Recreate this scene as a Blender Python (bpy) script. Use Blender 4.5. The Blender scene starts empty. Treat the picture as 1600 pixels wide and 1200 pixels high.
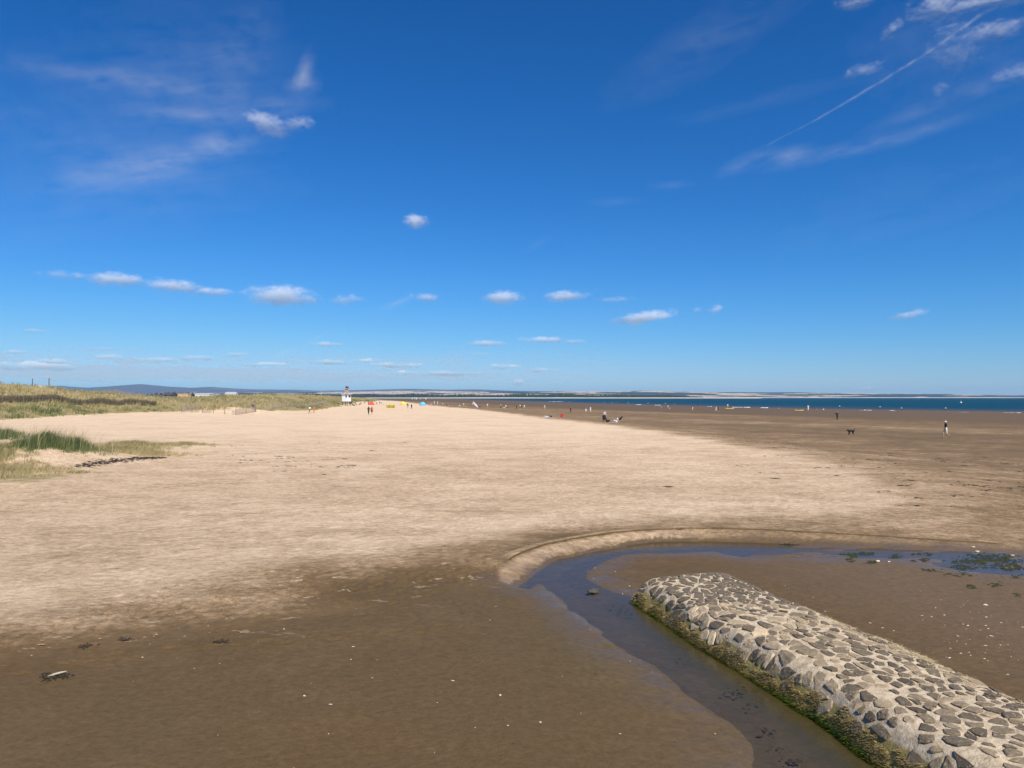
import bpy, bmesh, math, random
import numpy as np
from mathutils import Vector, Matrix

R = math.radians
sc = bpy.context.scene
random.seed(7)
rng = np.random.default_rng(7)

# ------------------------------------------------------------------ camera
CAM_Z = 4.6
F = 1200.0                      # focal length in pixels of the 1600 px wide photograph
PITCH = math.atan(21 / 1200)
cam_d = bpy.data.cameras.new('camera')
cam_d.sensor_width = 36
cam_d.lens = 27.0
cam_d.clip_start = 0.1
cam_d.clip_end = 90000
cam = bpy.data.objects.new('camera', cam_d)
sc.collection.objects.link(cam)
cam.location = (0, 0, CAM_Z)
cam.rotation_euler = (R(90) + PITCH, 0, 0)
sc.camera = cam

# ------------------------------------------------------------------ world, sun, exposure
SUN_AZ = R(150)                 # clockwise from +Y: behind the camera, to the right
SUN_EL = R(49)
SKY_STRENGTH = 0.115
SKY_GRADE = [(.355, 1.93, .325), (.520, 1.21, .545), (.915, 1.13, .735)]   # gain, gamma, ceiling per channel
SUN_STRENGTH = 4.6
EXPOSURE = 0.42
sc.view_settings.view_transform = 'Standard'
sc.view_settings.look = 'None'
sc.view_settings.exposure = EXPOSURE
sc.view_settings.gamma = 1.0
sc.view_settings.use_curve_mapping = False
sc.cycles.use_denoising = True
sc.cycles.max_bounces = 8
sc.cycles.volume_bounces = 0
sc.cycles.transparent_max_bounces = 12


def pix_dir(px, py):
    a, b = (px - 800) / F, (600 - py) / F
    c, s = math.cos(PITCH), math.sin(PITCH)
    v = Vector((a, c - s * b, s + c * b))
    return v


def pix_angles(px, py):
    v = pix_dir(px, py).normalized()
    return math.atan2(v.x, v.y), math.asin(v.z)


world = bpy.data.worlds.new('World')
sc.world = world
world.use_nodes = True
world.cycles.sampling_method = 'MANUAL'
world.cycles.sample_map_resolution = 256


def build_world():
    nt = world.node_tree
    nt.nodes.clear()
    N, L = nt.nodes, nt.links
    out = N.new('ShaderNodeOutputWorld')
    bg = N.new('ShaderNodeBackground')
    bg.inputs['Strength'].default_value = SKY_STRENGTH
    L.new(bg.outputs[0], out.inputs[0])
    sky = N.new('ShaderNodeTexSky')
    sky.sky_type = 'NISHITA'
    sky.sun_disc = False
    sky.sun_elevation = SUN_EL
    sky.sun_rotation = SUN_AZ
    sky.altitude = 0
    sky.air_density = 1.0
    sky.dust_density = 0.0
    sky.ozone_density = 1.0
    # the camera's saturated rendering of a clear sky: per channel gain and gamma, soft top
    sep = N.new('ShaderNodeSeparateColor')
    cmb = N.new('ShaderNodeCombineColor')
    L.new(sky.outputs[0], sep.inputs[0])
    for i, (gain, gam, top) in enumerate(SKY_GRADE):
        m1 = N.new('ShaderNodeMath')
        m1.operation = 'MULTIPLY'
        m1.inputs[1].default_value = .1
        L.new(sep.outputs[i], m1.inputs[0])
        m2 = N.new('ShaderNodeMath')
        m2.operation = 'POWER'
        m2.inputs[1].default_value = gam
        L.new(m1.outputs[0], m2.inputs[0])
        m3 = N.new('ShaderNodeMath')
        m3.operation = 'MULTIPLY'
        m3.inputs[1].default_value = gain
        L.new(m2.outputs[0], m3.inputs[0])
        m4 = N.new('ShaderNodeMath')
        m4.operation = 'SMOOTH_MIN'
        m4.inputs[1].default_value = top
        m4.inputs[2].default_value = top * .3
        L.new(m3.outputs[0], m4.inputs[0])
        m5 = N.new('ShaderNodeMath')
        m5.operation = 'DIVIDE'
        m5.inputs[1].default_value = SKY_STRENGTH
        L.new(m4.outputs[0], m5.inputs[0])
        L.new(m5.outputs[0], cmb.inputs[i])
    L.new(cmb.outputs[0], bg.inputs['Color'])


build_world()
sun_d = bpy.data.lights.new('sun', 'SUN')
sun_d.energy = SUN_STRENGTH
sun_d.angle = R(0.53)
sun_d.color = (1.0, 0.955, 0.88)
sun = bpy.data.objects.new('sun', sun_d)
sc.collection.objects.link(sun)
to_sun = Vector((math.sin(SUN_AZ) * math.cos(SUN_EL), math.cos(SUN_AZ) * math.cos(SUN_EL), math.sin(SUN_EL)))
sun.rotation_euler = to_sun.to_track_quat('Z', 'Y').to_euler()
sun.location = to_sun * 60

# ------------------------------------------------------------------ helpers
C = sc.collection


def tag(o, label=None, cat=None, group=None, kind=None):
    if label:
        o['label'] = label
    if cat:
        o['category'] = cat
    if group:
        o['group'] = group
    if kind:
        o['kind'] = kind
    return o


def link(name, me, mat=None, parent=None, smooth=False):
    o = bpy.data.objects.new(name, me)
    C.objects.link(o)
    if mat is not None:
        if not me.materials:
            me.materials.append(mat)
    if parent is not None:
        o.parent = parent
    if smooth:
        me.polygons.foreach_set('use_smooth', [True] * len(me.polygons))
    return o


def empty(name, loc, rz=0.0):
    o = bpy.data.objects.new(name, None)
    C.objects.link(o)
    o.location = loc
    o.rotation_euler = (0, 0, rz)
    o.empty_display_size = .2
    return o


def mesh_np(name, co, loops, sizes=None):
    """co (n,3); loops flat index array; sizes: corner count per face (int or array)"""
    me = bpy.data.meshes.new(name)
    co = np.asarray(co, np.float32)
    loops = np.asarray(loops, np.int32).ravel()
    if np.isscalar(sizes):
        nf = len(loops) // sizes
        sizes = np.full(nf, sizes, np.int32)
    sizes = np.asarray(sizes, np.int32)
    starts = np.concatenate([[0], np.cumsum(sizes)[:-1]]).astype(np.int32)
    me.vertices.add(len(co))
    me.vertices.foreach_set('co', co.ravel())
    me.loops.add(len(loops))
    me.loops.foreach_set('vertex_index', loops)
    me.polygons.add(len(sizes))
    me.polygons.foreach_set('loop_start', starts)
    me.update(calc_edges=True)
    return me


def add_attr(me, name, vals):
    a = me.attributes.new(name, 'FLOAT', 'POINT')
    a.data.foreach_set('value', np.asarray(vals, np.float32))


class MB:
    """collects simple solids and builds one mesh"""
    def __init__(self):
        self.bm = bmesh.new()

    def box(self, c, s, rz=0.0, taper=1.0, rx=0.0):
        x, y, z = s[0] / 2, s[1] / 2, s[2] / 2
        M = Matrix.Translation(c) @ Matrix.Rotation(rz, 4, 'Z') @ Matrix.Rotation(rx, 4, 'X')
        vs = []
        for dz, k in ((-z, 1), (z, taper)):
            for dx, dy in ((-x, -y), (x, -y), (x, y), (-x, y)):
                vs.append(self.bm.verts.new(M @ Vector((dx * k, dy * k, dz))))
        for f in ((3, 2, 1, 0), (4, 5, 6, 7), (0, 1, 5, 4), (1, 2, 6, 5), (2, 3, 7, 6), (3, 0, 4, 7)):
            self.bm.faces.new([vs[i] for i in f])
        return self

    def tube(self, pts, r, n=6, cap=True):
        pts = [Vector(p) for p in pts]
        rs = r if isinstance(r, (list, tuple)) else [r] * len(pts)
        rings = []
        for i, p in enumerate(pts):
            d = (pts[min(i + 1, len(pts) - 1)] - pts[max(i - 1, 0)]).normalized()
            u = d.orthogonal().normalized() if abs(d.z) > .9 else d.cross(Vector((0, 0, 1))).normalized()
            v = d.cross(u)
            rings.append([self.bm.verts.new(p + (u * math.cos(2 * math.pi * k / n) + v * math.sin(2 * math.pi * k / n)) * rs[i]) for k in range(n)])
        for a, b in zip(rings, rings[1:]):
            for k in range(n):
                self.bm.faces.new((a[k], a[(k + 1) % n], b[(k + 1) % n], b[k]))
        if cap:
            self.bm.faces.new(rings[0][::-1])
            self.bm.faces.new(rings[-1])
        return self

    def poly(self, pts, faces):
        vs = [self.bm.verts.new(p) for p in pts]
        for f in faces:
            self.bm.faces.new([vs[i] for i in f])
        return self

    def blob(self, c, r, seed=0, sub=2, rough=.18):
        rr = random.Random(seed)
        g = bmesh.ops.create_icosphere(self.bm, subdivisions=sub, radius=1)
        ph = [rr.uniform(0, 6) for _ in range(6)]
        for v in g['verts']:
            n = v.co.normalized()
            k = 1 + rough * (math.sin(n.x * 3 + ph[0]) * math.sin(n.y * 4 + ph[1]) + .6 * math.sin(n.z * 6 + ph[2] + n.x * 5))
            v.co = Vector((n.x * r[0] * k, n.y * r[1] * k, n.z * r[2] * k)) + Vector(c)
        return self

    def build(self, name, mat, parent=None, smooth=False, bevel=0.0):
        if bevel:
            bmesh.ops.bevel(self.bm, geom=self.bm.edges[:], offset=bevel, segments=1, affect='EDGES')
        bmesh.ops.recalc_face_normals(self.bm, faces=self.bm.faces[:])
        me = bpy.data.meshes.new(name)
        self.bm.to_mesh(me)
        self.bm.free()
        return link(name, me, mat, parent, smooth)


# ---- numpy noise
def _hash(ix, iy, seed):
    n = (ix.astype(np.int64) * 374761393 + iy.astype(np.int64) * 668265263 + seed * 1442695041) & 0x7fffffff
    n = ((n ^ (n >> 13)) * 1274126177) & 0x7fffffff
    n = n ^ (n >> 16)
    return (n & 0xffff) / 65535.0


def vnoise(x, y, seed=0):
    x = np.asarray(x, float)
    y = np.asarray(y, float)
    ix, iy = np.floor(x), np.floor(y)
    fx, fy = x - ix, y - iy
    fx = fx * fx * (3 - 2 * fx)
    fy = fy * fy * (3 - 2 * fy)
    ix = ix.astype(np.int64)
    iy = iy.astype(np.int64)
    a = _hash(ix, iy, seed)
    b = _hash(ix + 1, iy, seed)
    c = _hash(ix, iy + 1, seed)
    d = _hash(ix + 1, iy + 1, seed)
    return (a * (1 - fx) + b * fx) * (1 - fy) + (c * (1 - fx) + d * fx) * fy


def fbm(x, y, seed=0, oct=4, gain=.5):
    s, a, t = 0, 1, 0
    for i in range(oct):
        s = s + a * vnoise(x * 2 ** i + i * 17.3, y * 2 ** i - i * 9.1, seed + i)
        t += a
        a *= gain
    return s / t


def sstep(a, b, x):
    t = np.clip((x - a) / (b - a), 0, 1)
    return t * t * (3 - 2 * t)


def poly_dist(X, Y, pts, closed=False):
    """unsigned distance, and (open) sign>0 left of the line"""
    pts = np.asarray(pts, float)
    best = np.full(X.shape, 1e18)
    sgn = np.ones(X.shape)
    n = len(pts) if closed else len(pts) - 1
    for i in range(n):
        a, b = pts[i], pts[(i + 1) % len(pts)]
        d = b - a
        t = np.clip(((X - a[0]) * d[0] + (Y - a[1]) * d[1]) / (d @ d), 0, 1)
        ex, ey = X - a[0] - t * d[0], Y - a[1] - t * d[1]
        q = ex * ex + ey * ey
        m = q < best
        best = np.where(m, q, best)
        sgn = np.where(m, np.sign(d[0] * ey - d[1] * ex + 1e-12), sgn)
    return np.sqrt(best), sgn


def inside(X, Y, pts):
    r = np.zeros(X.shape, bool)
    n = len(pts)
    for i in range(n):
        (x1, y1), (x2, y2) = pts[i], pts[(i + 1) % n]
        if y1 == y2:
            continue
        c = ((y1 > Y) != (y2 > Y)) & (X < (x2 - x1) * (Y - y1) / (y2 - y1) + x1)
        r ^= c
    return r


def sdf(X, Y, pts):
    """positive inside"""
    d, _ = poly_dist(X, Y, pts, True)
    return np.where(inside(X, Y, pts), d, -d)


def G(px, py, z):
    v = pix_dir(px, py)
    t = (z - CAM_Z) / v.z
    return (v.x * t, v.y * t)


def z_dry(Y):
    Y = np.asarray(Y, float)
    return np.interp(Y, [0, 10, 15, 20, 25, 32, 45, 60, 90, 140], [.10, .10, .18, .27, .30, .42, .62, .78, .95, 1.05])


def GD(px, py):
    z = .5
    for _ in range(12):
        p = G(px, py, z)
        z = .5 * z + .5 * float(z_dry(p[1]))
    return G(px, py, z)


# ------------------------------------------------------------------ materials
def mat_new(name):
    m = bpy.data.materials.new(name)
    m.use_nodes = True
    nt = m.node_tree
    b = nt.nodes['Principled BSDF']
    return m, nt, b


class NT:
    def __init__(self, nt):
        self.nt, self.N, self.L = nt, nt.nodes, nt.links

    def n(self, t, **kw):
        x = self.N.new(t)
        for k, v in kw.items():
            setattr(x, k, v)
        return x

    def put(self, sock, v):
        if v is None:
            return
        if isinstance(v, (int, float)):
            sock.default_value = v
        elif isinstance(v, tuple):
            sock.default_value = v if len(v) == len(sock.default_value) else (*v, 1)
        else:
            self.L.new(v, sock)

    def m(self, op, a, b=None, c=None, clamp=False):
        x = self.n('ShaderNodeMath', operation=op, use_clamp=clamp)
        for i, s in enumerate((a, b, c)):
            self.put(x.inputs[i], s)
        return x.outputs[0]

    def mix(self, f, a, b, bt='MIX'):
        x = self.n('ShaderNodeMix', data_type='RGBA', blend_type=bt)
        self.put(x.inputs[0], f)
        self.put(x.inputs[6], a)
        self.put(x.inputs[7], b)
        return x.outputs[2]

    def noise(self, vec, scale, detail=4, rough=.55, sc3=None, out=0):
        if sc3:
            mp = self.n('ShaderNodeMapping')
            mp.inputs['Scale'].default_value = sc3
            self.L.new(vec, mp.inputs[0])
            vec = mp.outputs[0]
        x = self.n('ShaderNodeTexNoise')
        x.inputs['Scale'].default_value = scale
        x.inputs['Detail'].default_value = detail
        x.inputs['Roughness'].default_value = rough
        self.L.new(vec, x.inputs['Vector'])
        return x.outputs[out]

    def ramp(self, f, stops):
        x = self.n('ShaderNodeValToRGB')
        cr = x.color_ramp
        while len(cr.elements) < len(stops):
            cr.elements.new(.5)
        for e, (p, c) in zip(cr.elements, stops):
            e.position = p
            e.color = (*c, 1)
        self.L.new(f, x.inputs[0])
        return x.outputs[0]

    def mr(self, v, a, b, c=0.0, d=1.0, smooth=True):
        x = self.n('ShaderNodeMapRange', interpolation_type='SMOOTHSTEP' if smooth else 'LINEAR')
        self.put(x.inputs[0], v)
        for i, q in enumerate((a, b, c, d)):
            x.inputs[i + 1].default_value = q
        return x.outputs[0]

    def attr(self, name):
        return self.n('ShaderNodeAttribute', attribute_name=name).outputs['Fac']

    def pos(self):
        return self.n('ShaderNodeNewGeometry').outputs['Position']

    def bump(self, h, strength=.3, dist=.02, normal=None):
        x = self.n('ShaderNodeBump')
        x.inputs['Strength'].default_value = strength
        x.inputs['Distance'].default_value = dist
        self.L.new(h, x.inputs['Height'])
        if normal is not None:
            self.L.new(normal, x.inputs['Normal'])
        return x.outputs[0]


_plain = {}


def plain(name, col, rough=.8, var=.12, scale=6.0, metallic=0.0):
    """paint or cloth with slight mottling"""
    if name in _plain:
        return _plain[name]
    m, nt, b = mat_new(name)
    t = NT(nt)
    tc = t.n('ShaderNodeTexCoord').outputs['Object']
    f = t.noise(tc, scale, 4)
    c = t.mix(t.m('MULTIPLY', f, 1.0), tuple(x * (1 - var) for x in col), tuple(min(1, x * (1 + var)) for x in col))
    t.put(b.inputs['Base Color'], c)
    b.inputs['Roughness'].default_value = rough
    b.inputs['Metallic'].default_value = metallic
    b.inputs['Specular IOR Level'].default_value = .25
    _plain[name] = m
    return m


def sand_material():
    m, nt, b = mat_new('beach_sand')
    t = NT(nt)
    P = t.pos()
    moist = t.attr('moist')
    veg = t.attr('veg')
    weed = t.attr('weed')
    n_big = t.noise(P, .16, 5, .6, (1, 1, 1))
    n_mid = t.noise(P, 1.0, 9, .74, (.7, 1, 1))
    n_rip = t.noise(P, 4.5, 7, .78, (.75, 1, 1))
    n_str = t.noise(P, .55, 8, .74, (.45, 1, 1))
    n_fine = t.noise(P, 38, 4, .7)
    n_grain = t.noise(P, 160, 3, .7)
    # moisture broken by streaks
    mo = t.m('ADD', moist, t.m('MULTIPLY', t.m('SUBTRACT', n_rip, .5), t.m('MULTIPLY', t.mr(moist, .55, .95, 1.15, .25), t.m('SUBTRACT', 1.0, t.m('MULTIPLY', t.attr('grey'), .55)))))
    mo = t.m('ADD', mo, t.m('MULTIPLY', t.m('SUBTRACT', n_str, .5), t.m('MULTIPLY', t.mr(moist, .4, 1, .6, .25), t.m('SUBTRACT', 1.0, t.m('MULTIPLY', t.attr('grey'), .5)))))
    mo = t.m('ADD', mo, t.m('MULTIPLY', t.m('SUBTRACT', n_mid, .5), t.mr(moist, .6, 1, .62, .42)))
    mo = t.m('ADD', mo, t.m('MULTIPLY', t.m('SUBTRACT', n_big, .5), t.mr(moist, .5, 1, .42, .2)), None, True)
    col = t.ramp(mo, [(.0, (.690, .520, .352)), (.18, (.555, .400, .256)), (.5, (.295, .200, .115)), (.78, (.140, .094, .049)), (1, (.105, .070, .034))])
    hue = t.noise(P, .11, 4, .6)
    col = t.mix(t.mr(mo, .5, .9, .0, .55), col, t.mix(t.mr(hue, .32, .68), (1.10, .98, .86), (.93, 1.0, 1.04)), 'MULTIPLY')
    # greyer damp sand far to the right
    gr = t.attr('grey')
    col = t.mix(t.m('MULTIPLY', gr, t.mr(mo, .3, .8)), col, (.135, .091, .053))
    # grain mottling
    n_gr2 = t.noise(P, 9, 6, .8, (.8, 1, 1))
    col = t.mix(.95, col, t.mix(n_gr2, (.36, .36, .36), (1.64, 1.63, 1.62)), 'MULTIPLY')
    col = t.mix(.55, col, t.mix(n_fine, (.60, .60, .60), (1.38, 1.36, 1.34)), 'MULTIPLY')
    col = t.mix(.30, col, t.mix(n_grain, (.6, .6, .6), (1.4, 1.4, 1.4)), 'MULTIPLY')
    # dried crust flakes along the edge of the wet zone
    fl = t.noise(P, 3.4, 3, .5, (.45, 1, 1))
    fl2 = t.noise(P, 11, 4, .6, (.5, 1, 1))
    fk = t.m('MULTIPLY', t.mr(t.m('ADD', fl, t.m('MULTIPLY', fl2, .55)), .93, 1.0), t.attr('crust'))
    col = t.mix(t.m('MULTIPLY', fk, .7), col, (.42, .315, .21))
    # dark specks of weed
    sp = t.noise(P, 2.6, 5, .7, (.4, 1.2, 1))
    sp2 = t.noise(P, 14, 3, .6, (.5, 1, 1))
    spk = t.m('MULTIPLY', t.mr(t.m('ADD', sp, t.m('MULTIPLY', sp2, .5)), .90, .97), t.attr('wrack'))
    col = t.mix(spk, col, (.035, .028, .020))
    # weed-stained bed and turf soil
    wn = t.m('MULTIPLY', weed, t.mr(n_fine, .25, .6))
    col = t.mix(wn, col, t.mix(n_rip, (.055, .045, .012), (.12, .085, .03)))
    vn = t.m('MULTIPLY', t.mr(t.m('ADD', veg, t.m('MULTIPLY', t.m('SUBTRACT', n_mid, .5), .9)), .35, .65), .95)
    vc = t.mix(n_mid, (.19, .165, .07), (.36, .28, .14))
    col = t.mix(vn, col, vc)
    t.put(b.inputs['Base Color'], col)
    sheen = t.m('MULTIPLY', t.attr('sheen'), t.mr(n_mid, .35, .62))
    t.put(b.inputs['Roughness'], t.m('SUBTRACT', t.mr(mo, .45, 1.0, .95, .62), t.m('MULTIPLY', sheen, .40)))
    t.put(b.inputs['Specular IOR Level'], t.m('MULTIPLY_ADD', sheen, .42, .04))
    # relief: wind ripples and trampled sand when dry, smooth when wet
    h = t.m('ADD', t.m('MULTIPLY', n_rip, .9), t.m('MULTIPLY', t.noise(P, 2.4, 4, .6), .8))
    h = t.m('ADD', h, t.m('MULTIPLY', n_fine, .18))
    h = t.m('SUBTRACT', h, .94)
    dryk = t.mr(moist, .25, .85, 1.0, .16)
    nrm = t.bump(t.m('MULTIPLY', h, dryk), 1.0, .11)
    nrm = t.bump(n_grain, .12, .004, nrm)
    t.put(b.inputs['Normal'], nrm)
    return m


# ------------------------------------------------------------------ terrain
SEA_Z = -0.42
SHORE = [(900, -500), (420, 0), (262, 140), (182, 262), (134, 340), (93, 540), (60, 700), (4, 1080), (-85, 1700), (-260, 2900), (-700, 3700), (-2500, 4000), (-12000, 4200)]
_dryp = [(-700, 1130), (-300, 1035), (0, 982), (150, 962), (300, 942), (420, 922), (520, 895), (620, 880), (720, 868), (785, 862), (840, 842), (900, 832),
         (1000, 822), (1100, 820), (1200, 819), (1300, 815), (1425, 806), (1475, 786), (1468, 765), (1418, 742), (1345, 722), (1250, 706),
         (1150, 690), (1050, 675), (1000, 668), (945, 661.5), (860, 653), (800, 645.5), (745, 639), (700, 635.5), (650, 630), (622, 627)]
DRY = [GD(*p) for p in _dryp] + [(-1500, 2500), (-1500, 8)]
BANK_PX = [(774, 890), (783, 878), (812, 864), (840, 853), (880, 845), (920, 838), (960, 832.5), (1000, 829), (1050, 827), (1100, 826), (1200, 828), (1300, 832), (1450, 838), (1600, 843)]
BANK = [G(x, y, .28) for x, y in BANK_PX]
BASIN = BANK + [(26, 24.0), (45, 26), (80, 20), (80, -5), (3.5, -5), (2.5, 6.5)] + [G(x, y, .12) for x, y in ((1010, 1200), (935, 1100), (868, 1020), (810, 965), (778, 920))]
_ch = [(1172, 1290), (1172, 1200), (1170, 1180), (1164, 1164), (1152, 1146), (1134, 1126), (1100, 1106), (1072, 1080), (1044, 1064), (1026, 1042), (980, 1021), (958, 1003),
       (925, 979), (895, 957), (870, 935), (851, 912), (838, 911), (818, 926), (803, 927), (812, 911), (845, 888), (875, 874), (914, 866), (952, 859), (980, 852.5), (1035, 846), (1117, 846),
       (1200, 848), (1229, 850), (1325, 859), (1380, 857), (1462, 860), (1600, 866), (1700, 868), (1700, 915), (1600, 900), (1517, 893), (1462, 882), (1435, 873), (1352, 871), (1242, 870), (1160, 870),
       (1117, 862), (1007, 864), (969, 866), (939, 880), (914, 893), (914, 902), (925, 910), (947, 921), (975, 929)]
CHAN = [G(x, y, 0) for x, y in _ch] + [(3.0, 17.3), (5.2, 8.8), (5.9, 6.0), (4.2, 5.6)]
FOOT = [(-130, -60), (-112, 40), (-95, 80), (-79, 110), (-80, 145), (-82, 172), (-80, 192), (-62, 186), (-53, 200), (-66, 305), (-92, 495), (-150, 990), (-520, 2300), (-1400, 3400)]
P0 = np.array([2.62, 17.55])
PA = np.array([.2505, -.9681])
PB = np.array([.9681, .2505])
MOUNDS = [(-27.8, 46.5, 4.0, 3.6, .85), (-30, 43, 5, 4, .35), (-24, 36.5, 5, 4, .22), (-28, 56, 8, 4, .28), (-42, 60, 7, 8, .75), (-40, 45, 9, 8, .6), (-38, 36, 8, 7, .5),
          (-62, 166, 9, 9, 1.6), (-56, 160, 5, 5, .5), (-150, 165, 40, 28, 2.2), (-108, 150, 14, 12, 1.0), (-118, 176, 16, 12, .9), (-95, 226, 16, 30, -1.5), (-118, 270, 22, 40, -1.5), (-100, 300, 14, 40, -1.0), (-78, 300, 12, 60, .9), (-90, 400, 16, 90, 1.4), (-130, 640, 40, 180, .8)]


def terrain(X, Y, want=False):
    X = np.asarray(X, float)
    Y = np.asarray(Y, float)
    zd = z_dry(Y)
    zd = zd + (fbm(X / 9, Y / 9, 3, 3) - .5) * .10 * sstep(14, 40, Y)
    sh_d, sh_s = poly_dist(X, Y, SHORE)
    sh = sh_d * sh_s                      # > 0 on the land side
    sd = sdf(X, Y, DRY)
    dout = np.clip(-sd, 0, None)
    frac = dout / (dout + np.clip(sh, .01, None))
    zb = zd - .36 * sstep(0, 9, dout)
    zr = zb + (SEA_Z - zb) * np.clip(frac, 0, 1)
    right = sstep(0, 1, (X - 2) / 6 + (Y - 30) / 30)
    z = np.where(sd > 0, zd, zd + (zr - zd) * right)
    z = np.where(sh < 0, SEA_Z - .012 * np.clip(-sh, 0, 260), z)
    z = z + (fbm(X / 2.3, Y / 1.6, 21, 3) - .5) * .03 * sstep(.0, 3, sd)
    # dunes on the left
    fd, fs = poly_dist(X, Y, FOOT)
    s = fd * fs + (fbm(X / 7, Y / 7, 5, 3) - .5) * 5.0
    hmax = 4.3 + 1.6 * sstep(190, 120, Y) - 2.2 * sstep(330, 900, Y) - 1.0 * sstep(900, 2500, Y)
    hump = .62 + .75 * fbm(X / 24, Y / 24, 8, 3)
    dune = hmax * hump * (1 - np.exp(-(np.clip(s, 0, None) / 15) ** 1.35))
    dune = dune + sstep(1, 8, s) * (fbm(X / 6, Y / 6, 11, 3) - .5) * 1.1
    dune = dune - 2.9 * sstep(38, 100, s) * sstep(170, 260, Y)
    z = z + np.where(s > 0, dune, 0)
    for (mx, my, rx, ry, h) in MOUNDS:
        q = ((X - mx) / rx) ** 2 + ((Y - my) / ry) ** 2
        z = z + h * np.exp(-q)
    # stream basin
    near = (Y < 60) & (X > -12) & (X < 90)
    bs = np.full(X.shape, -9.0)
    cs = np.full(X.shape, -9.0)
    bd = np.full(X.shape, 9.0)
    if near.any():
        xn, yn = X[near], Y[near]
        bs[near] = sdf(xn, yn, BASIN)
        wob = (fbm(xn / .8, yn / .55, 31, 4) - .5) * .30
        cs[near] = sdf(xn, yn, CHAN) + wob
        bd[near], _ = poly_dist(xn, yn, BANK)
        bar = .006 + .020 * sstep(0, 1.3, -cs[near]) + .016 * fbm(xn / 1.1, yn / .8, 41, 3) + .05 * sstep(.6, 5, -cs[near])
        zz = z[near]
        b_ = bs[near]
        # distance from the bank's left end fades the cut
        far_ = sstep(.2, 1.5, bd[near] - b_)
        prof = (1 - far_) * (.5 * (1 - (1 - np.clip(b_ / 1.15, 0, 1)) ** 1.8) + .5 * sstep(-.2, 1.15, b_)) + far_ * sstep(-1.0, 4.5, b_)
        zbas = zz + (bar - zz) * prof
        thin = sstep(5.5, 8.5, xn) * sstep(17, 20, yn)
        deep = (.012 + .115 * sstep(0, 1.1, cs[near])) * (1 - .80 * thin) + thin * (fbm(xn / .9, yn / .35, 45, 4) - .52) * .11
        zbas = np.where(cs[near] > -.35, zbas + (-deep - zbas) * sstep(-.22, .10, cs[near]), zbas)
        z[near] = zbas
    z = z + (fbm(X / .5, Y / .35, 61, 3) - .5) * .012 * sstep(60, 20, Y)
    z = z + (fbm(X / .34, Y / .34, 63, 2) - .5) * .045 * sstep(1.5, 5.5, sd) * sstep(60, 26, Y) * sstep(-.3, -1.2, bs)
    if not want:
        return z
    # --- material masks
    jit = (fbm(X / 3.0, Y / 2.0, 71, 4) - .5)
    moist = 1 - sstep(-3.2, 3.4, sd + jit * 4)
    moist = .12 + .88 * moist
    # the near dry sand is streaked with damp; the far dry sand is paler
    moist = np.where(sd > 0, moist + .09 * sstep(70, 22, Y) * sstep(1, 8, sd) - .10 * sstep(50, 90, Y), moist)
    moist = np.minimum(moist, 1 - right * .55)
    far_r = right * sstep(0, 2.5, dout)
    wetter = .53 + .04 * sstep(5, 30, dout) + .42 * sstep(.22, .42, frac + jit * .05) + .10 * sstep(.6, .8, frac)
    bands = (fbm(sh / 9, (X + Y) / 120, 81, 3) - .5) * .28 * sstep(.02, .1, frac)
    moist = np.where(far_r > 0, moist * (1 - far_r) + (wetter + bands) * far_r, moist)
    moist = np.where(sh < 0, 1, moist)
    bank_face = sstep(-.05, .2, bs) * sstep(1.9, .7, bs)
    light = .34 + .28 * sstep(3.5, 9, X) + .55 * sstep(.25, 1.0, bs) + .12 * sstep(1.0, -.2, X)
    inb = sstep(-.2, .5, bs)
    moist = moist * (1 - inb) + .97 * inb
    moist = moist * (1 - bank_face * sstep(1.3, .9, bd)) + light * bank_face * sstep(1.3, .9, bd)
    moist = np.where(cs > -.12, 1, moist)
    grey = right * sstep(0, 6, dout)
    crust = sstep(4.5, .3, np.abs(sd + .3)) * sstep(60, 35, Y) * sstep(6, 2, X) * (1 - inb)
    wrack = far_r * sstep(9, 1.5, np.abs(dout - 3)) * sstep(14, 30, Y) * sstep(330, 120, Y) * .9 + .55 * sstep(9, 3, np.hypot(X - 1.5, (Y - 40) / 3)) * 0
    wrack = np.maximum(wrack, .6 * sstep(16, 4, np.hypot((X + 13) / 1.2, (Y - 40) * 1.3)))
    veg = sstep(-.5, 2.5, s + jit * 3)
    for (mx, my, rx, ry, h) in MOUNDS[:7]:
        veg = np.maximum(veg, .62 * np.exp(-(((X - mx) / rx) ** 2 + ((Y - my) / ry) ** 2) * 1.3))
    q = ((X - P0[0]) * PB[0] + (Y - P0[1]) * PB[1])
    al = ((X - P0[0]) * PA[0] + (Y - P0[1]) * PA[1])
    weed = sstep(-.75, -.35, q + jit * .5) * sstep(.6, .2, q) * sstep(-.4, .5, al)
    sheen = sstep(-1.3, -.05, cs)
    return z, moist, grey, crust, wrack, veg, weed, sheen, s


def H(x, y):
    return float(terrain(np.array([x]), np.array([y]))[0])


def hit(px, py):
    """point of the ground seen at this pixel of the photograph"""
    v = pix_dir(px, py)
    ts = np.concatenate([np.linspace(8, 60, 261), np.geomspace(60.5, 6000, 700)])
    xs, ys, zs = v.x * ts, v.y * ts, CAM_Z + v.z * ts
    h = terrain(xs, ys)
    b = np.nonzero(zs < h)[0]
    if len(b) == 0:
        t = (SEA_Z - CAM_Z) / v.z
        return Vector((v.x * t, v.y * t, SEA_Z))
    i = max(b[0], 1)
    d0, d1 = zs[i - 1] - h[i - 1], zs[i] - h[i]
    k = d0 / (d0 - d1 + 1e-9)
    t = ts[i - 1] + (ts[i] - ts[i - 1]) * k
    return Vector((v.x * t, v.y * t, H(v.x * t, v.y * t)))


def grow(start, step, limit, g1=.022, g2=.10, mid=300):
    r = []
    p = start
    while p < limit:
        step *= (1 + (g1 if p < mid else g2))
        p += step
        r.append(p)
    return r


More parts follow.
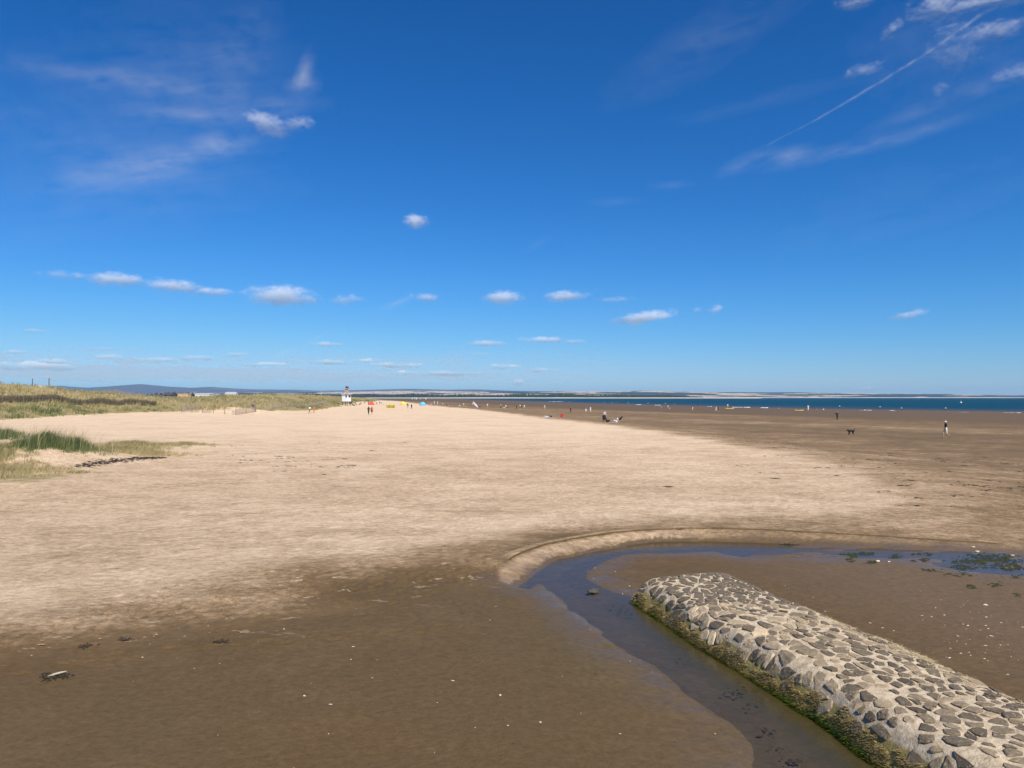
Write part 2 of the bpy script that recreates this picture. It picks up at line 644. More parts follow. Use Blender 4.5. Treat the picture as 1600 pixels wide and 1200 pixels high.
xs = np.arange(-9, 13.01, .06)
xs = np.concatenate([[-v for v in grow(9, .06, 26000)][::-1], xs, grow(13, .06, 26000)])
ys = np.concatenate([[-400, -60, -20, -5, 0, 3, 5, 6, 6.6], np.arange(7.0, 27.01, .06), grow(27, .06, 26000)])
XX, YY = np.meshgrid(xs, ys)
zz, moist, grey, crust, wrack, veg, weed, sheen, dune_s = terrain(XX.ravel(), YY.ravel(), True)
nx, ny = len(xs), len(ys)
# trodden footprints pressed into the sheet, in loose trails
Z2 = zz.reshape(ny, nx)
fr = random.Random(77)
prints = []
for (x0, y0, x1, y1, n) in ((-11, 13.6, 1, 20.5, 34), (-8, 17.5, 6, 26, 34), (-9.5, 11.5, -1, 15.6, 22), (-3, 19.0, -10, 14.0, 24), (1.5, 21.5, 12, 25.6, 22)):
    for k in range(n):
        t_ = (k + fr.uniform(-.2, .2)) / n
        a_ = math.atan2(y1 - y0, x1 - x0)
        sd_ = .11 * (1 if k % 2 else -1) + fr.gauss(0, .05)
        prints.append((x0 + (x1 - x0) * t_ - math.sin(a_) * sd_, y0 + (y1 - y0) * t_ + math.cos(a_) * sd_ + .5 * math.sin(t_ * 5), a_ + fr.uniform(-.3, .3)))
for k in range(260):
    prints.append((fr.uniform(-9, 0), 0, fr.uniform(0, 6.28)))
    px_ = prints[-1][0]
    prints[-1] = (px_, 15.2 + (px_ + 9) * .52 + fr.gauss(0, 1.0), prints[-1][2])
for (px_, py_, a_) in prints:
    i0, i1 = np.searchsorted(xs, [px_ - .3, px_ + .3])
    j0, j1 = np.searchsorted(ys, [py_ - .3, py_ + .3])
    if i1 - i0 < 3 or j1 - j0 < 3 or Z2[(j0 + j1) // 2, (i0 + i1) // 2] < .06:
        continue
    dx_, dy_ = XX[j0:j1, i0:i1] - px_, YY[j0:j1, i0:i1] - py_
    u_, v_ = (dx_ * math.cos(a_) + dy_ * math.sin(a_)) / .15, (-dx_ * math.sin(a_) + dy_ * math.cos(a_)) / .065
    q_ = u_ * u_ + v_ * v_
    Z2[j0:j1, i0:i1] += -.026 * np.exp(-q_ ** 1.5) + .012 * np.exp(-(np.sqrt(q_) - 1.55) ** 2 * 5)
idx = np.arange(nx * ny).reshape(ny, nx)
quads = np.stack([idx[:-1, :-1], idx[:-1, 1:], idx[1:, 1:], idx[1:, :-1]], -1).reshape(-1, 4)
g_me = mesh_np('ground', np.stack([XX.ravel(), YY.ravel(), zz], 1), quads, 4)
for nme, v in (('moist', moist), ('grey', grey), ('crust', crust), ('wrack', wrack), ('veg', veg), ('weed', weed), ('sheen', sheen)):
    add_attr(g_me, nme, v)
ground = link('ground', g_me, sand_material(), None, True)
tag(ground, kind='structure')


# ---- water
def water_material(name, deep, ior=1.33, rough=.05, bscale=6, bstr=.25, tint=(.80, .84, .82)):
    m, nt, b = mat_new(name)
    nt.nodes.remove(b)
    t = NT(nt)
    P = t.pos()
    out = nt.nodes['Material Output']
    h = t.noise(P, bscale, 4, .6, (1, .55, 1))
    h2 = t.noise(P, bscale * 5, 3, .5, (1, .5, 1))
    nrm = t.bump(t.m('ADD', h, t.m('MULTIPLY', h2, .25)), bstr, .02)
    gl = t.n('ShaderNodeBsdfGlossy')
    gl.inputs['Roughness'].default_value = rough
    t.L.new(nrm, gl.inputs['Normal'])
    tr = t.n('ShaderNodeBsdfTransparent')
    tr.inputs[0].default_value = (*tint, 1)
    fr = t.n('ShaderNodeFresnel')
    fr.inputs['IOR'].default_value = ior
    t.L.new(nrm, fr.inputs['Normal'])
    mx = t.n('ShaderNodeMixShader')
    t.L.new(t.m('MULTIPLY', fr.outputs[0], .82), mx.inputs[0])
    t.L.new(tr.outputs[0], mx.inputs[1])
    t.L.new(gl.outputs[0], mx.inputs[2])
    t.L.new(mx.outputs[0], out.inputs['Surface'])
    return m


wm = MB()
wm.poly([(-2, 3, 0), (40, 3, 0), (40, 27.5, 0), (-2, 27.5, 0)], [(0, 1, 2, 3)])
stream = wm.build('stream_water', water_material('stream_water', None, rough=.10, bscale=5.5, bstr=.42))
tag(stream, kind='structure')


def sea_material():
    m, nt, b = mat_new('sea_water')
    t = NT(nt)
    P = t.pos()
    off = t.attr('offshore')
    n1 = t.noise(P, .012, 4, .6, (.35, 1, 1))
    n2 = t.noise(P, .09, 5, .6, (.4, 1, 1))
    f = t.m('ADD', off, t.m('MULTIPLY', t.m('SUBTRACT', n1, .5), .35))
    f = t.m('ADD', f, t.m('MULTIPLY', t.m('SUBTRACT', n2, .5), .15), None, True)
    col = t.ramp(f, [(0, (.070, .068, .066)), (.15, (.036, .052, .070)), (.45, (.004, .044, .064)), (1, (.002, .040, .058))])
    t.put(b.inputs['Base Color'], col)
    b.inputs['Roughness'].default_value = .45
    b.inputs['Specular IOR Level'].default_value = .06
    h = t.noise(P, .5, 5, .65, (.5, 1, 1))
    t.put(b.inputs['Normal'], t.bump(h, .8, .5))
    return m


sy = np.array([-500, 0, 60, 120] + list(np.arange(160, 420, 10)) + grow(420, 10, 26000, .06, .10, 1000))
sx = np.array(sorted([-v for v in grow(0, 8, 26000, .05, .1, 600)] + [0] + grow(0, 8, 26000, .05, .1, 600)))
SX, SY = np.meshgrid(sx, sy)
sd_, ss_ = poly_dist(SX.ravel(), SY.ravel(), SHORE)
off = np.clip(-sd_ * ss_ / 190, 0, 1)
ii = np.arange(SX.size).reshape(SX.shape)
q = np.stack([ii[:-1, :-1], ii[:-1, 1:], ii[1:, 1:], ii[1:, :-1]], -1).reshape(-1, 4)
s_me = mesh_np('sea', np.stack([SX.ravel(), SY.ravel(), np.full(SX.size, SEA_Z)], 1), q, 4)
add_attr(s_me, 'offshore', off)
sea = link('sea', s_me, sea_material())
tag(sea, kind='structure')

# ------------------------------------------------------------------ clouds (a thin lit sheet far beyond the hills)
CUM = [
    (186, 437, 36, 9, 0, 1), (100, 430, 34, 6, 0, .5), (270, 447, 38, 10, -.06, 1), (328, 456, 30, 6, 0, .7),
    (436, 462, 46, 14, 0, 1.15), (478, 466, 26, 9, 0, .7), (545, 468, 30, 8, 0, .6), (665, 465, 28, 7, 0, .6),
    (787, 465, 29, 10, 0, 1.15), (884, 463, 32, 8, .08, .95), (1008, 496, 44, 9, .14, 1.1), (965, 468, 34, 5, 0, .45),
    (1117, 484, 13, 6, .1, .7), (1090, 485, 9, 4, 0, .5), (1416, 492, 24, 6, .15, .7), (650, 346, 20, 11, -.1, .8),
    (417, 194, 30, 14, -.3, .95), (464, 193, 22, 11, .25, .8), (758, 537, 32, 5, 0, .8), (850, 531, 36, 5, -.03, .8),
    (893, 534, 22, 4, 0, .6), (1340, 2, 28, 9, 0, .8), (1470, 12, 38, 18, -.2, .75), (1545, 2, 90, 11, 0, .85),
    (1558, 51, 32, 14, 0, .75), (1492, 78, 28, 34, .6, .55), (1395, 47, 18, 9, .6, .5), (1595, 116, 28, 11, 0, .6),
    (1350, 110, 32, 11, .2, .45), (1468, 142, 12, 9, .5, .45), (600, 570, 30, 4, 0, .7), (510, 538, 24, 4, 0, .7),
    (170, 558, 18, 6, 0, .7), (54, 517, 16, 3, 0, .6), (245, 562, 28, 4, 0, .7), (308, 559, 26, 4, 0, .7),
    (370, 554, 16, 3, 0, .6), (84, 565, 22, 3.5, 0, .7), (25, 550, 14, 3, 0, .6), (60, 572, 44, 6, 0, .7),
    (640, 571, 30, 4, 0, .7), (520, 566, 32, 4, 0, .7), (575, 564, 30, 3.5, 0, .6), (700, 583, 80, 4, 0, .6),
    (750, 553, 24, 3, 0, .5), (930, 565, 20, 3, 0, .5), (808, 597, 10, 5, 0, .8), (1352, 607, 14, 4, 0, .55),
    (1323, 607, 12, 3, 0, .45), (780, 573, 44, 4, 0, .5), (860, 578, 40, 4, 0, .45), (420, 570, 40, 4, 0, .6), (160, 545, 20, 3, 0, .4),
]
CIR = [
    (190, 126, 200, 13, .02, .30), (325, 180, 110, 12, .07, .34), (420, 165, 90, 12, .12, .24), (475, 112, 12, 26, -.35, .5),
    (472, 136, 26, 12, .2, .42), (345, 222, 46, 13, .18, .45), (250, 255, 150, 16, .33, .30), (200, 270, 190, 40, .3, .16),
    (300, 100, 170, 75, .12, .13), (380, 70, 40, 60, -.5, .16), (120, 210, 280, 90, .05, .10), (230, 330, 260, 40, .25, .06),
    (1230, 243, 46, 10, .12, .42), (1330, 232, 130, 9, .13, .30), (1165, 253, 44, 10, .35, .34), (1500, 148, 120, 12, .25, .22),
    (1440, 205, 110, 10, .2, .10), (1110, 60, 190, 34, .42, .13), (1050, 290, 40, 6, 0, .14), (960, 315, 50, 6, 0, .10),
    (1180, 160, 200, 12, .12, .07), (1490, 90, 130, 60, -.3, .12), (840, 382, 34, 6, .5, .10), (445, 551, 24, 3.2, .38, .45),
    (500, 526, 34, 4, .38, .22), (620, 474, 30, 4.5, .40, .38), (1400, 330, 230, 60, .1, .05),
]
TRAIL = [(1200, 226), (1270, 190), (1355, 140), (1440, 88), (1500, 47), (1535, 20), (1570, 5)]


def build_clouds():
    st = R(.055)
    az = np.arange(R(-37), R(37), st)
    el = np.arange(R(.05), R(30), st)
    A, E = np.meshgrid(az, el)
    a_alpha = np.zeros(A.shape)
    fld = np.zeros(A.shape)
    upv = np.zeros(A.shape)

    def window(px, py, rx, ry, rot):
        a, e = pix_angles(px, py)
        r = max(rx, ry) if rot else None
        wx = (r if rot else rx) / F * 1.02
        wy = (r if rot else ry) / F * 1.02
        i0, i1 = np.searchsorted(az, [a - wx, a + wx])
        j0, j1 = np.searchsorted(el, [e - wy, e + wy])
        if i1 <= i0 or j1 <= j0:
            return None
        sl = (slice(j0, j1), slice(i0, i1))
        dx, dy = (A[sl] - a) * F, (E[sl] - e) * F
        c, s = math.cos(rot), math.sin(rot)
        return sl, np.hypot((dx * c + dy * s) / rx, (-dx * s + dy * c) / ry)

    for (px, py, rx, ry, ro, stg) in CUM:
        w = window(px, py, rx * 1.45, ry * 1.5, ro)
        if w:
            sl, d = w
            f_ = np.clip(1 - d, 0, 1) * stg
            e_ = pix_angles(px, py)[1]
            upv[sl] = np.where(f_ > fld[sl], (E[sl] - e_) * F / ry, upv[sl])
            fld[sl] = np.maximum(fld[sl], f_)
    nn = .6 * fbm(A * 55, E * 110, 201, 4, .6) + .4 * fbm(A * 190, E * 300, 203, 3, .6)
    dens = sstep(.08, .95, fld + (nn - .5) * 1.05) * sstep(0, .25, fld)
    cum_a = dens * np.where(E > R(17), .40, .66)
    # the low far bank
    ex = np.hypot((A - pix_angles(230, 584)[0]) * F / 700, (E - pix_angles(230, 584)[1]) * F / 17)
    low = np.clip(1 - ex, 0, 1)
    nl = .6 * fbm(A * 14, E * 150, 211, 4, .6) + .4 * fbm(A * 60, E * 300, 213, 3, .6)
    low_a = sstep(.18, .62, low + (nl - .5) * 1.6) * sstep(0, .3, low) * .40
    # broken strips of small cloud piled up by distance above the left horizon
    strips = .55 * fbm(A * 26, E * 260, 251, 3, .55) + .45 * fbm(A * 85, E * 420, 253, 3, .6)
    zone = sstep(R(.9), R(1.5), E) * sstep(R(4.2), R(2.0), E) * sstep(R(12), R(-6), A)
    st_a = sstep(.55, .70, strips + .05 * (zone - .5)) * zone * .55
    low_a = np.maximum(low_a, st_a)
    # cirrus
    ci = np.zeros(A.shape)
    for (px, py, rx, ry, ro, stg) in CIR:
        w = window(px, py, rx * 1.3, ry * 1.6, ro)
        if w:
            sl, d = w
            ci[sl] += np.clip(1 - d, 0, 1) ** 1.35 * stg
    u, v = A * math.cos(.22) + E * math.sin(.22), -A * math.sin(.22) + E * math.cos(.22)
    wu, wv = u + .02 * fbm(A * 12, E * 12, 221, 3), v + .012 * fbm(A * 14, E * 14, 223, 3)
    ns = .55 * fbm(wu * 10, wv * 75, 225, 5, .62) + .45 * fbm(A * 40, E * 70, 227, 4, .6)
    ci = ci * np.clip((ns - .26) * 2.6, .12, 1.6)
    tr = np.array([pix_angles(*p) for p in TRAIL])
    td, _ = poly_dist(A + .0012 * (fbm(A * 90, E * 90, 231, 3) - .5), E + .0012 * (fbm(A * 80, E * 80, 233, 3) - .5), tr)
    wid = (1.0 + 1.1 * np.clip((A - tr[0][0]) / (tr[-1][0] - tr[0][0]), 0, 1)) / F
    ci = ci + .36 * np.exp(-(td / wid) ** 2) * np.clip(2.2 * fbm(A * 110, E * 110, 235, 4) - .35, .15, 1.6) * (.55 + .45 * sstep(tr[0][0], tr[3][0], A))
    ci = np.clip(ci * .72, 0, .6) * .75
    alpha = 1 - (1 - cum_a) * (1 - low_a) * (1 - ci)
    rad = 46000 - 200 * np.clip(fld, 0, 1)
    litv = sstep(-.75, .85, upv) * .75 + .25 * fbm(A * 70, E * 120, 241, 3)
    ct = np.where(dens > .02, .20 + .66 * litv, .55)
    ct = np.where((dens <= .02) & (low_a > ci), .42, ct)
    keep = alpha > .006
    kq = keep[:-1, :-1] | keep[1:, :-1] | keep[:-1, 1:] | keep[1:, 1:]
    ii = np.arange(A.size).reshape(A.shape)
    q = np.stack([ii[:-1, :-1], ii[:-1, 1:], ii[1:, 1:], ii[1:, :-1]], -1)[kq]
    used = np.unique(q)
    remap = np.full(A.size, -1)
    remap[used] = np.arange(len(used))
    co = np.stack([rad * np.sin(A) * np.cos(E), rad * np.cos(A) * np.cos(E), rad * np.sin(E) + CAM_Z], -1).reshape(-1, 3)[used]
    me = mesh_np('clouds', co, remap[q], 4)
    add_attr(me, 'cover', alpha.ravel()[used])
    m, nt, b = mat_new('cloud_vapour')
    nt.nodes.remove(b)
    t = NT(nt)
    d1 = t.n('ShaderNodeBsdfDiffuse')
    d1.inputs[0].default_value = (.60, .60, .61, 1)
    tp = t.n('ShaderNodeBsdfTransparent')
    m2 = t.n('ShaderNodeMixShader')
    t.L.new(t.attr('cover'), m2.inputs[0])
    t.L.new(tp.outputs[0], m2.inputs[1])
    t.L.new(d1.outputs[0], m2.inputs[2])
    t.L.new(m2.outputs[0], nt.nodes['Material Output'].inputs['Surface'])
    o = link('clouds', me, m, None, True)
    # vapour scatters light every way: shading normals lean on the sun, less so at a cloud's base
    c_ = ct.ravel()[used]
    side = to_sun.cross(Vector((0, 0, 1))).normalized()
    nr = c_[:, None] * np.array(to_sun) + np.sqrt(1 - c_ ** 2)[:, None] * np.array(side)
    me.normals_split_custom_set_from_vertices(nr.tolist())
    tag(o, 'small white cumulus and thin cirrus streaks in the blue sky', 'clouds', kind='stuff')


build_clouds()

# ------------------------------------------------------------------ far land


def field_material(name, cell, gold=.38, haze_tint=None):
    m, nt, b = mat_new(name)
    t = NT(nt)
    P = t.pos()
    mp = t.n('ShaderNodeMapping')
    mp.inputs['Scale'].default_value = (1 / cell, 1 / (cell * .85), 0)
    t.L.new(P, mp.inputs[0])
    ns = t.noise(P, .0012, 3, .5, None, 1)
    ad = t.mix(.18, mp.outputs[0], ns)
    vo = t.n('ShaderNodeTexVoronoi')
    vo.inputs['Scale'].default_value = 1.0
    t.L.new(mp.outputs[0], vo.inputs['Vector'])
    sp = t.n('ShaderNodeSeparateColor')
    t.L.new(vo.outputs['Color'], sp.inputs[0])
    big = t.noise(P, .00035, 3, .5)
    r = t.m('ADD', sp.outputs[0], t.m('MULTIPLY', t.m('SUBTRACT', big, .5), .9))
    x = t.n('ShaderNodeValToRGB')
    x.color_ramp.interpolation = 'CONSTANT'
    st = [(0, (.016, .024, .024)), (.34, (.030, .044, .034)), (.50, (.060, .072, .050)), (1 - gold, (.62, .45, .33)), (.88, (.70, .55, .42))]
    while len(x.color_ramp.elements) < len(st):
        x.color_ramp.elements.new(.5)
    for e, (p, c) in zip(x.color_ramp.elements, st):
        e.position = p
        e.color = (*c, 1)
    t.L.new(r, x.inputs[0])
    # hedges between the fields
    ve = t.n('ShaderNodeTexVoronoi')
    ve.feature = 'DISTANCE_TO_EDGE'
    t.L.new(mp.outputs[0], ve.inputs['Vector'])
    col = t.mix(t.mr(ve.outputs['Distance'], .03, .06), (.016, .024, .022), x.outputs[0])
    wood = t.noise(P, .0022, 4, .6)
    col = t.mix(t.mr(wood, .54, .57), col, (.014, .022, .022))
    if haze_tint:
        col = t.mix(.85, col, haze_tint)
    t.put(b.inputs['Base Color'], col)
    b.inputs['Roughness'].default_value = 1
    b.inputs['Specular IOR Level'].default_value = 0
    return m


def ridge(name, D, depth, sil, mat, nx=260, ny=26, base_y=621.2, seed=1, rough=.10):
    """land rising from the level at distance D to a crest whose skyline follows sil (px, py)"""
    sp = np.array(sil, float)
    px = np.linspace(sp[0, 0], sp[-1, 0], nx)
    top = np.interp(px, sp[:, 0], sp[:, 1])
    t = np.linspace(0, 1.25, ny)
    PX, T = np.meshgrid(px, t)
    TOP = np.broadcast_to(top, PX.shape)
    Yw = D + T * depth
    Xw = (PX - 800) / F * (D + depth)
    crest = CAM_Z + (621 - TOP) / F * (D + depth)
    prof = np.where(T < 1, np.sin(np.clip(T, 0, 1) * math.pi / 2) ** 1.0, 1 - (T - 1) * 1.5)
    nz = 1 - rough * (1 - fbm(Xw / (depth * .35), Yw / (depth * .3), seed, 4)) * sstep(0, .2, T) * sstep(1.0, .8, T) * 3
    Z = SEA_Z + (crest - SEA_Z) * prof * nz
    ii = np.arange(PX.size).reshape(PX.shape)
    q = np.stack([ii[:-1, :-1], ii[:-1, 1:], ii[1:, 1:], ii[1:, :-1]], -1).reshape(-1, 4)
    me = mesh_np(name, np.stack([Xw, Yw, Z], -1).reshape(-1, 3), q, 4)
    o = link(name, me, mat, None, True)
    tag(o, kind='structure')
    return o


hazed_moor = field_material('hazed_moorland', 2600, .12, (.070, .066, .092))  # blue haze of distance tinted into the hills' base colour
farm = field_material('farmland', 900, .42)
ridge('far_hills', 13600, 3000, [(-200, 609), (40, 608), (80, 606.5), (95, 602.5), (108, 604), (150, 606.5), (185, 603), (220, 600), (262, 604), (300, 606), (330, 604.5), (365, 607), (400, 608.5),
      (455, 609), (500, 610.5), (560, 609.5), (640, 607.6), (700, 609), (745, 608.5), (800, 610.5), (900, 613), (1000, 617)], hazed_moor, 300, 16, seed=5, rough=.05)
ridge('coastal_hills', 9500, 3600, [(250, 615), (420, 613), (560, 612), (620, 610.6), (690, 610.8), (740, 612), (800, 611.5), (850, 611), (905, 611.4), (960, 611.6), (1000, 610.3), (1040, 611), (1100, 612.6),
      (1150, 612.8), (1200, 613), (1240, 612.9), (1285, 614), (1330, 614.4), (1380, 615.3), (1425, 615), (1450, 616.5), (1500, 617.5), (1540, 617), (1600, 618.4), (1700, 619.6), (1850, 620.8)], farm, 420, 40, seed=9)


def strip_beach(name, x0, x1, y, h, w, mat, seed):
    X = np.linspace(x0, x1, 300)
    prof = [(0, -.5), (.35, .3), (.7, .55), (.9, 1.0), (1.3, 1.0)]
    co = []
    for (tt, k) in prof:
        co.append(np.stack([X, np.full(300, y + tt * w) + (fbm(X / (w * 3), X * 0, seed) - .5) * w * .2, k * h * (.7 + .6 * fbm(X / (w * 2), X * 0 + tt, seed + 3))], -1))
    co = np.concatenate(co)
    ii = np.arange(len(co)).reshape(len(prof), 300)
    q = np.stack([ii[:-1, :-1], ii[:-1, 1:], ii[1:, 1:], ii[1:, :-1]], -1).reshape(-1, 4)
    o = link(name, mesh_np(name, co, q, 4), mat, None, True)
    tag(o, kind='structure')


pale_sand = plain('pale_sand', (.62, .50, .36), .95, .15, .01)
strip_beach('forest_beach', -3200, 1420, 4330, 4.2, 150, pale_sand, 3)
strip_beach('far_coast_beach', -200, 6300, 9350, 6.5, 140, pale_sand, 8)


def conifer_material():
    m, nt, b = mat_new('conifer_canopy')
    t = NT(nt)
    P = t.pos()
    c = t.mix(t.noise(P, .03, 5, .7), (.012, .022, .014), (.035, .052, .026))
    t.put(b.inputs['Base Color'], c)
    b.inputs['Roughness'].default_value = 1
    b.inputs['Specular IOR Level'].default_value = 0
    return m


conifer = conifer_material()


def forest(name, label, x0, x1, y, hfun, seed, step=7.0, rows=5, gap=30):
    """massed pointed crowns standing in rows: one wood, too far off to count"""
    co, fc = [], []
    r = np.random.default_rng(seed)
    for k in range(rows):
        X = np.arange(x0, x1, step) + r.uniform(-step * .4, step * .4, len(np.arange(x0, x1, step)))
        for x in X:
            g, h = hfun(x)
            if h < 1:
                continue
            h = h * r.uniform(.72, 1.05)
            w = step * r.uniform(.6, 1.05)
            yy = y + k * gap + r.uniform(-gap * .4, gap * .4)
            b0 = len(co)
            ang = r.uniform(0, 6.28)
            for j in range(5):
                a = ang + j * 1.2566
                co.append((x + math.cos(a) * w, yy + math.sin(a) * w, g + h * .12))
            for j in range(5):
                a = ang + .6 + j * 1.2566
                q = w * r.uniform(.45, .75)
                co.append((x + math.cos(a) * q, yy + math.sin(a) * q, g + h * r.uniform(.58, .72)))
            co.append((x + r.uniform(-1, 1), yy, g + h))
            for j in range(5):
                fc.append((b0 + j, b0 + (j + 1) % 5, b0 + 5 + j))
                fc.append((b0 + (j + 1) % 5, b0 + 5 + (j + 1) % 5, b0 + 5 + j))
                fc.append((b0 + 5 + j, b0 + 5 + (j + 1) % 5, b0 + 10))
    o = link(name, mesh_np(name, co, np.array(fc), 3), conifer)
    tag(o, label, 'forest', kind='stuff')


forest('pine_forest', 'dark pine forest behind the pale beach across the bay', -1700, 1120, 4480,
       lambda x: (2.0, (24 + 3 * math.sin(x / 130) + 3 * math.sin(x / 47 + 1)) * (1 - .55 * float(sstep(600, 1110, x)))), 3, 8.5, 4, 30)
forest('coastal_woodland', 'dark belt of trees behind the dunes on the left', -1150, -385, 1500,
       lambda x: (2.0, 9.5 + 2.5 * math.sin(x / 60) + 2.5 * math.sin(x / 21 + 2)), 5, 5.0, 4, 18)

# haze: the air between here and the hills
hz = MB()
hz.box((0, 13000, 152), (72000, 30000, 316))
hm = bpy.data.materials.new('haze_air')
hm.use_nodes = True
hm.node_tree.nodes.clear()
ho = hm.node_tree.nodes.new('ShaderNodeOutputMaterial')
hv = hm.node_tree.nodes.new('ShaderNodeVolumePrincipled')
hv.inputs['Color'].default_value = (.46, .74, 1.0, 1)
hv.inputs['Density'].default_value = 3.6e-5
hv.inputs['Anisotropy'].default_value = 0.0
hm.node_tree.links.new(hv.outputs[0], ho.inputs['Volume'])
haze = hz.build('haze', hm)
tag(haze, kind='stuff')

# ------------------------------------------------------------------ stone groyne
PROF = np.array([(-.10, -.20), (0, -.02), (.10, .18), (.22, .37), (.33, .475), (.46, .525), (.9, .553), (1.3, .57), (1.75, .568), (2.15, .55), (2.40, .49), (2.50, .28), (2.55, -.1)])
_sl = np.concatenate([[0], np.cumsum(np.hypot(*np.diff(PROF, axis=0).T))])
T_MAX = float(_sl[-1])
S_MAX = 11.5


def groyne_pt(s, t, off=0.0):
    """point on the groyne's skin: s metres from its seaward end, t metres round its section"""
    s = np.asarray(s, float)
    t = np.asarray(t, float)
    w = np.interp(t, _sl, PROF[:, 0])
    z = np.interp(t, _sl, PROF[:, 1])
    e = 1e-2
    tw = np.interp(t + e, _sl, PROF[:, 0]) - np.interp(t - e, _sl, PROF[:, 0])
    tz = np.interp(t + e, _sl, PROF[:, 1]) - np.interp(t - e, _sl, PROF[:, 1])
    ln = np.hypot(tw, tz) + 1e-9
    nw, nz_ = -tz / ln, tw / ln
    # the end is rounded off in plan and in height
    k = np.clip(s / .38, 0, 1)
    drop = (1 - k) ** 2.4
    z = z - drop * (z + .1) * .55
    lump = (fbm(s * 1.3, t * 1.3, 91, 3) - .5) * .07
    z = z + nz_ * (off + lump)
    w = w + nw * (off + lump) + drop * .16 * (1 - w / 1.25)
    sw = (fbm(s * .6, t * 0 + 3, 95, 2) - .5) * .10
    x = P0[0] + PA[0] * s + PB[0] * (w + sw)
    y = P0[1] + PA[1] * s + PB[1] * (w + sw)
    return np.stack([x, y, z], -1)


def mortar_material():
    m, nt, b = mat_new('lime_mortar')
    t = NT(nt)
    P = t.pos()
    f = t.noise(P, 7, 6, .7)
    f2 = t.noise(P, 45, 4, .7)
    c = t.ramp(f, [(.25, (.27, .20, .125)), (.42, (.46, .355, .235)), (.60, (.64, .515, .355)), (.8, (.48, .38, .26))])
    c = t.mix(.6, c, t.mix(f2, (.55, .55, .55), (1.4, 1.4, 1.4)), 'MULTIPLY')
    # weed stains low on the water side, broken by noise
    sx = t.n('ShaderNodeSeparateXYZ')
    t.L.new(P, sx.inputs[0])
    al = t.attr('algae')
    st = t.mr(t.m('ADD', al, t.m('MULTIPLY', t.m('SUBTRACT', f, .5), .8)), .35, .62)
    c = t.mix(st, c, t.mix(f2, (.15, .13, .035), (.40, .30, .12)))
    t.put(b.inputs['Base Color'], c)
    b.inputs['Roughness'].default_value = .95
    b.inputs['Specular IOR Level'].default_value = .15
    h = t.m('ADD', f2, t.m('MULTIPLY', t.noise(P, 16, 4, .6), 1.2))
    t.put(b.inputs['Normal'], t.bump(h, .9, .02))
    return m


def stone_material(name='whinstone', k=1.0):
    m, nt, b = mat_new(name)
    t = NT(nt)
    rnd = t.n('ShaderNodeObjectInfo').outputs['Random']
    P = t.pos()
    f = t.noise(P, 14, 6, .7)
    f2 = t.noise(P, 70, 4, .7)
    c = t.ramp(rnd, [(0, (.080, .060, .041)), (.2, (.138, .106, .070)), (.45, (.228, .176, .112)), (.6, (.116, .090, .061)), (.8, (.285, .216, .136)), (1, (.38, .29, .185))])
    c = t.mix(1.0, c, (k, k, k * .97), 'MULTIPLY')
    c = t.mix(.75, c, t.mix(f, (.5, .5, .5), (1.6, 1.55, 1.48)), 'MULTIPLY')
    c = t.mix(.5, c, t.mix(f2, (.5, .5, .5), (1.5, 1.5, 1.5)), 'MULTIPLY')
    # lichen and barnacle specks, mortar smears
    v = t.noise(P, 24, 5, .75)
    c = t.mix(t.m('MULTIPLY', t.mr(v, .55, .68), .75), c, (.50, .42, .30))
    t.put(b.inputs['Base Color'], c)
    t.put(b.inputs['Roughness'], t.mr(f, .3, .7, .6, .95))
    b.inputs['Specular IOR Level'].default_value = .3
    t.put(b.inputs['Normal'], t.bump(t.m('ADD', f, t.m('MULTIPLY', f2, .35)), .9, .025))
    return m


groyne = empty('stone_groyne', (float(P0[0] + PA[0] * 5 + PB[0] * 1.2), float(P0[1] + PA[1] * 5 + PB[1] * 1.2), 0))
tag(groyne, 'low groyne of dark stones set in pale mortar beside the stream', 'groyne')
gloc = np.array(groyne.location)


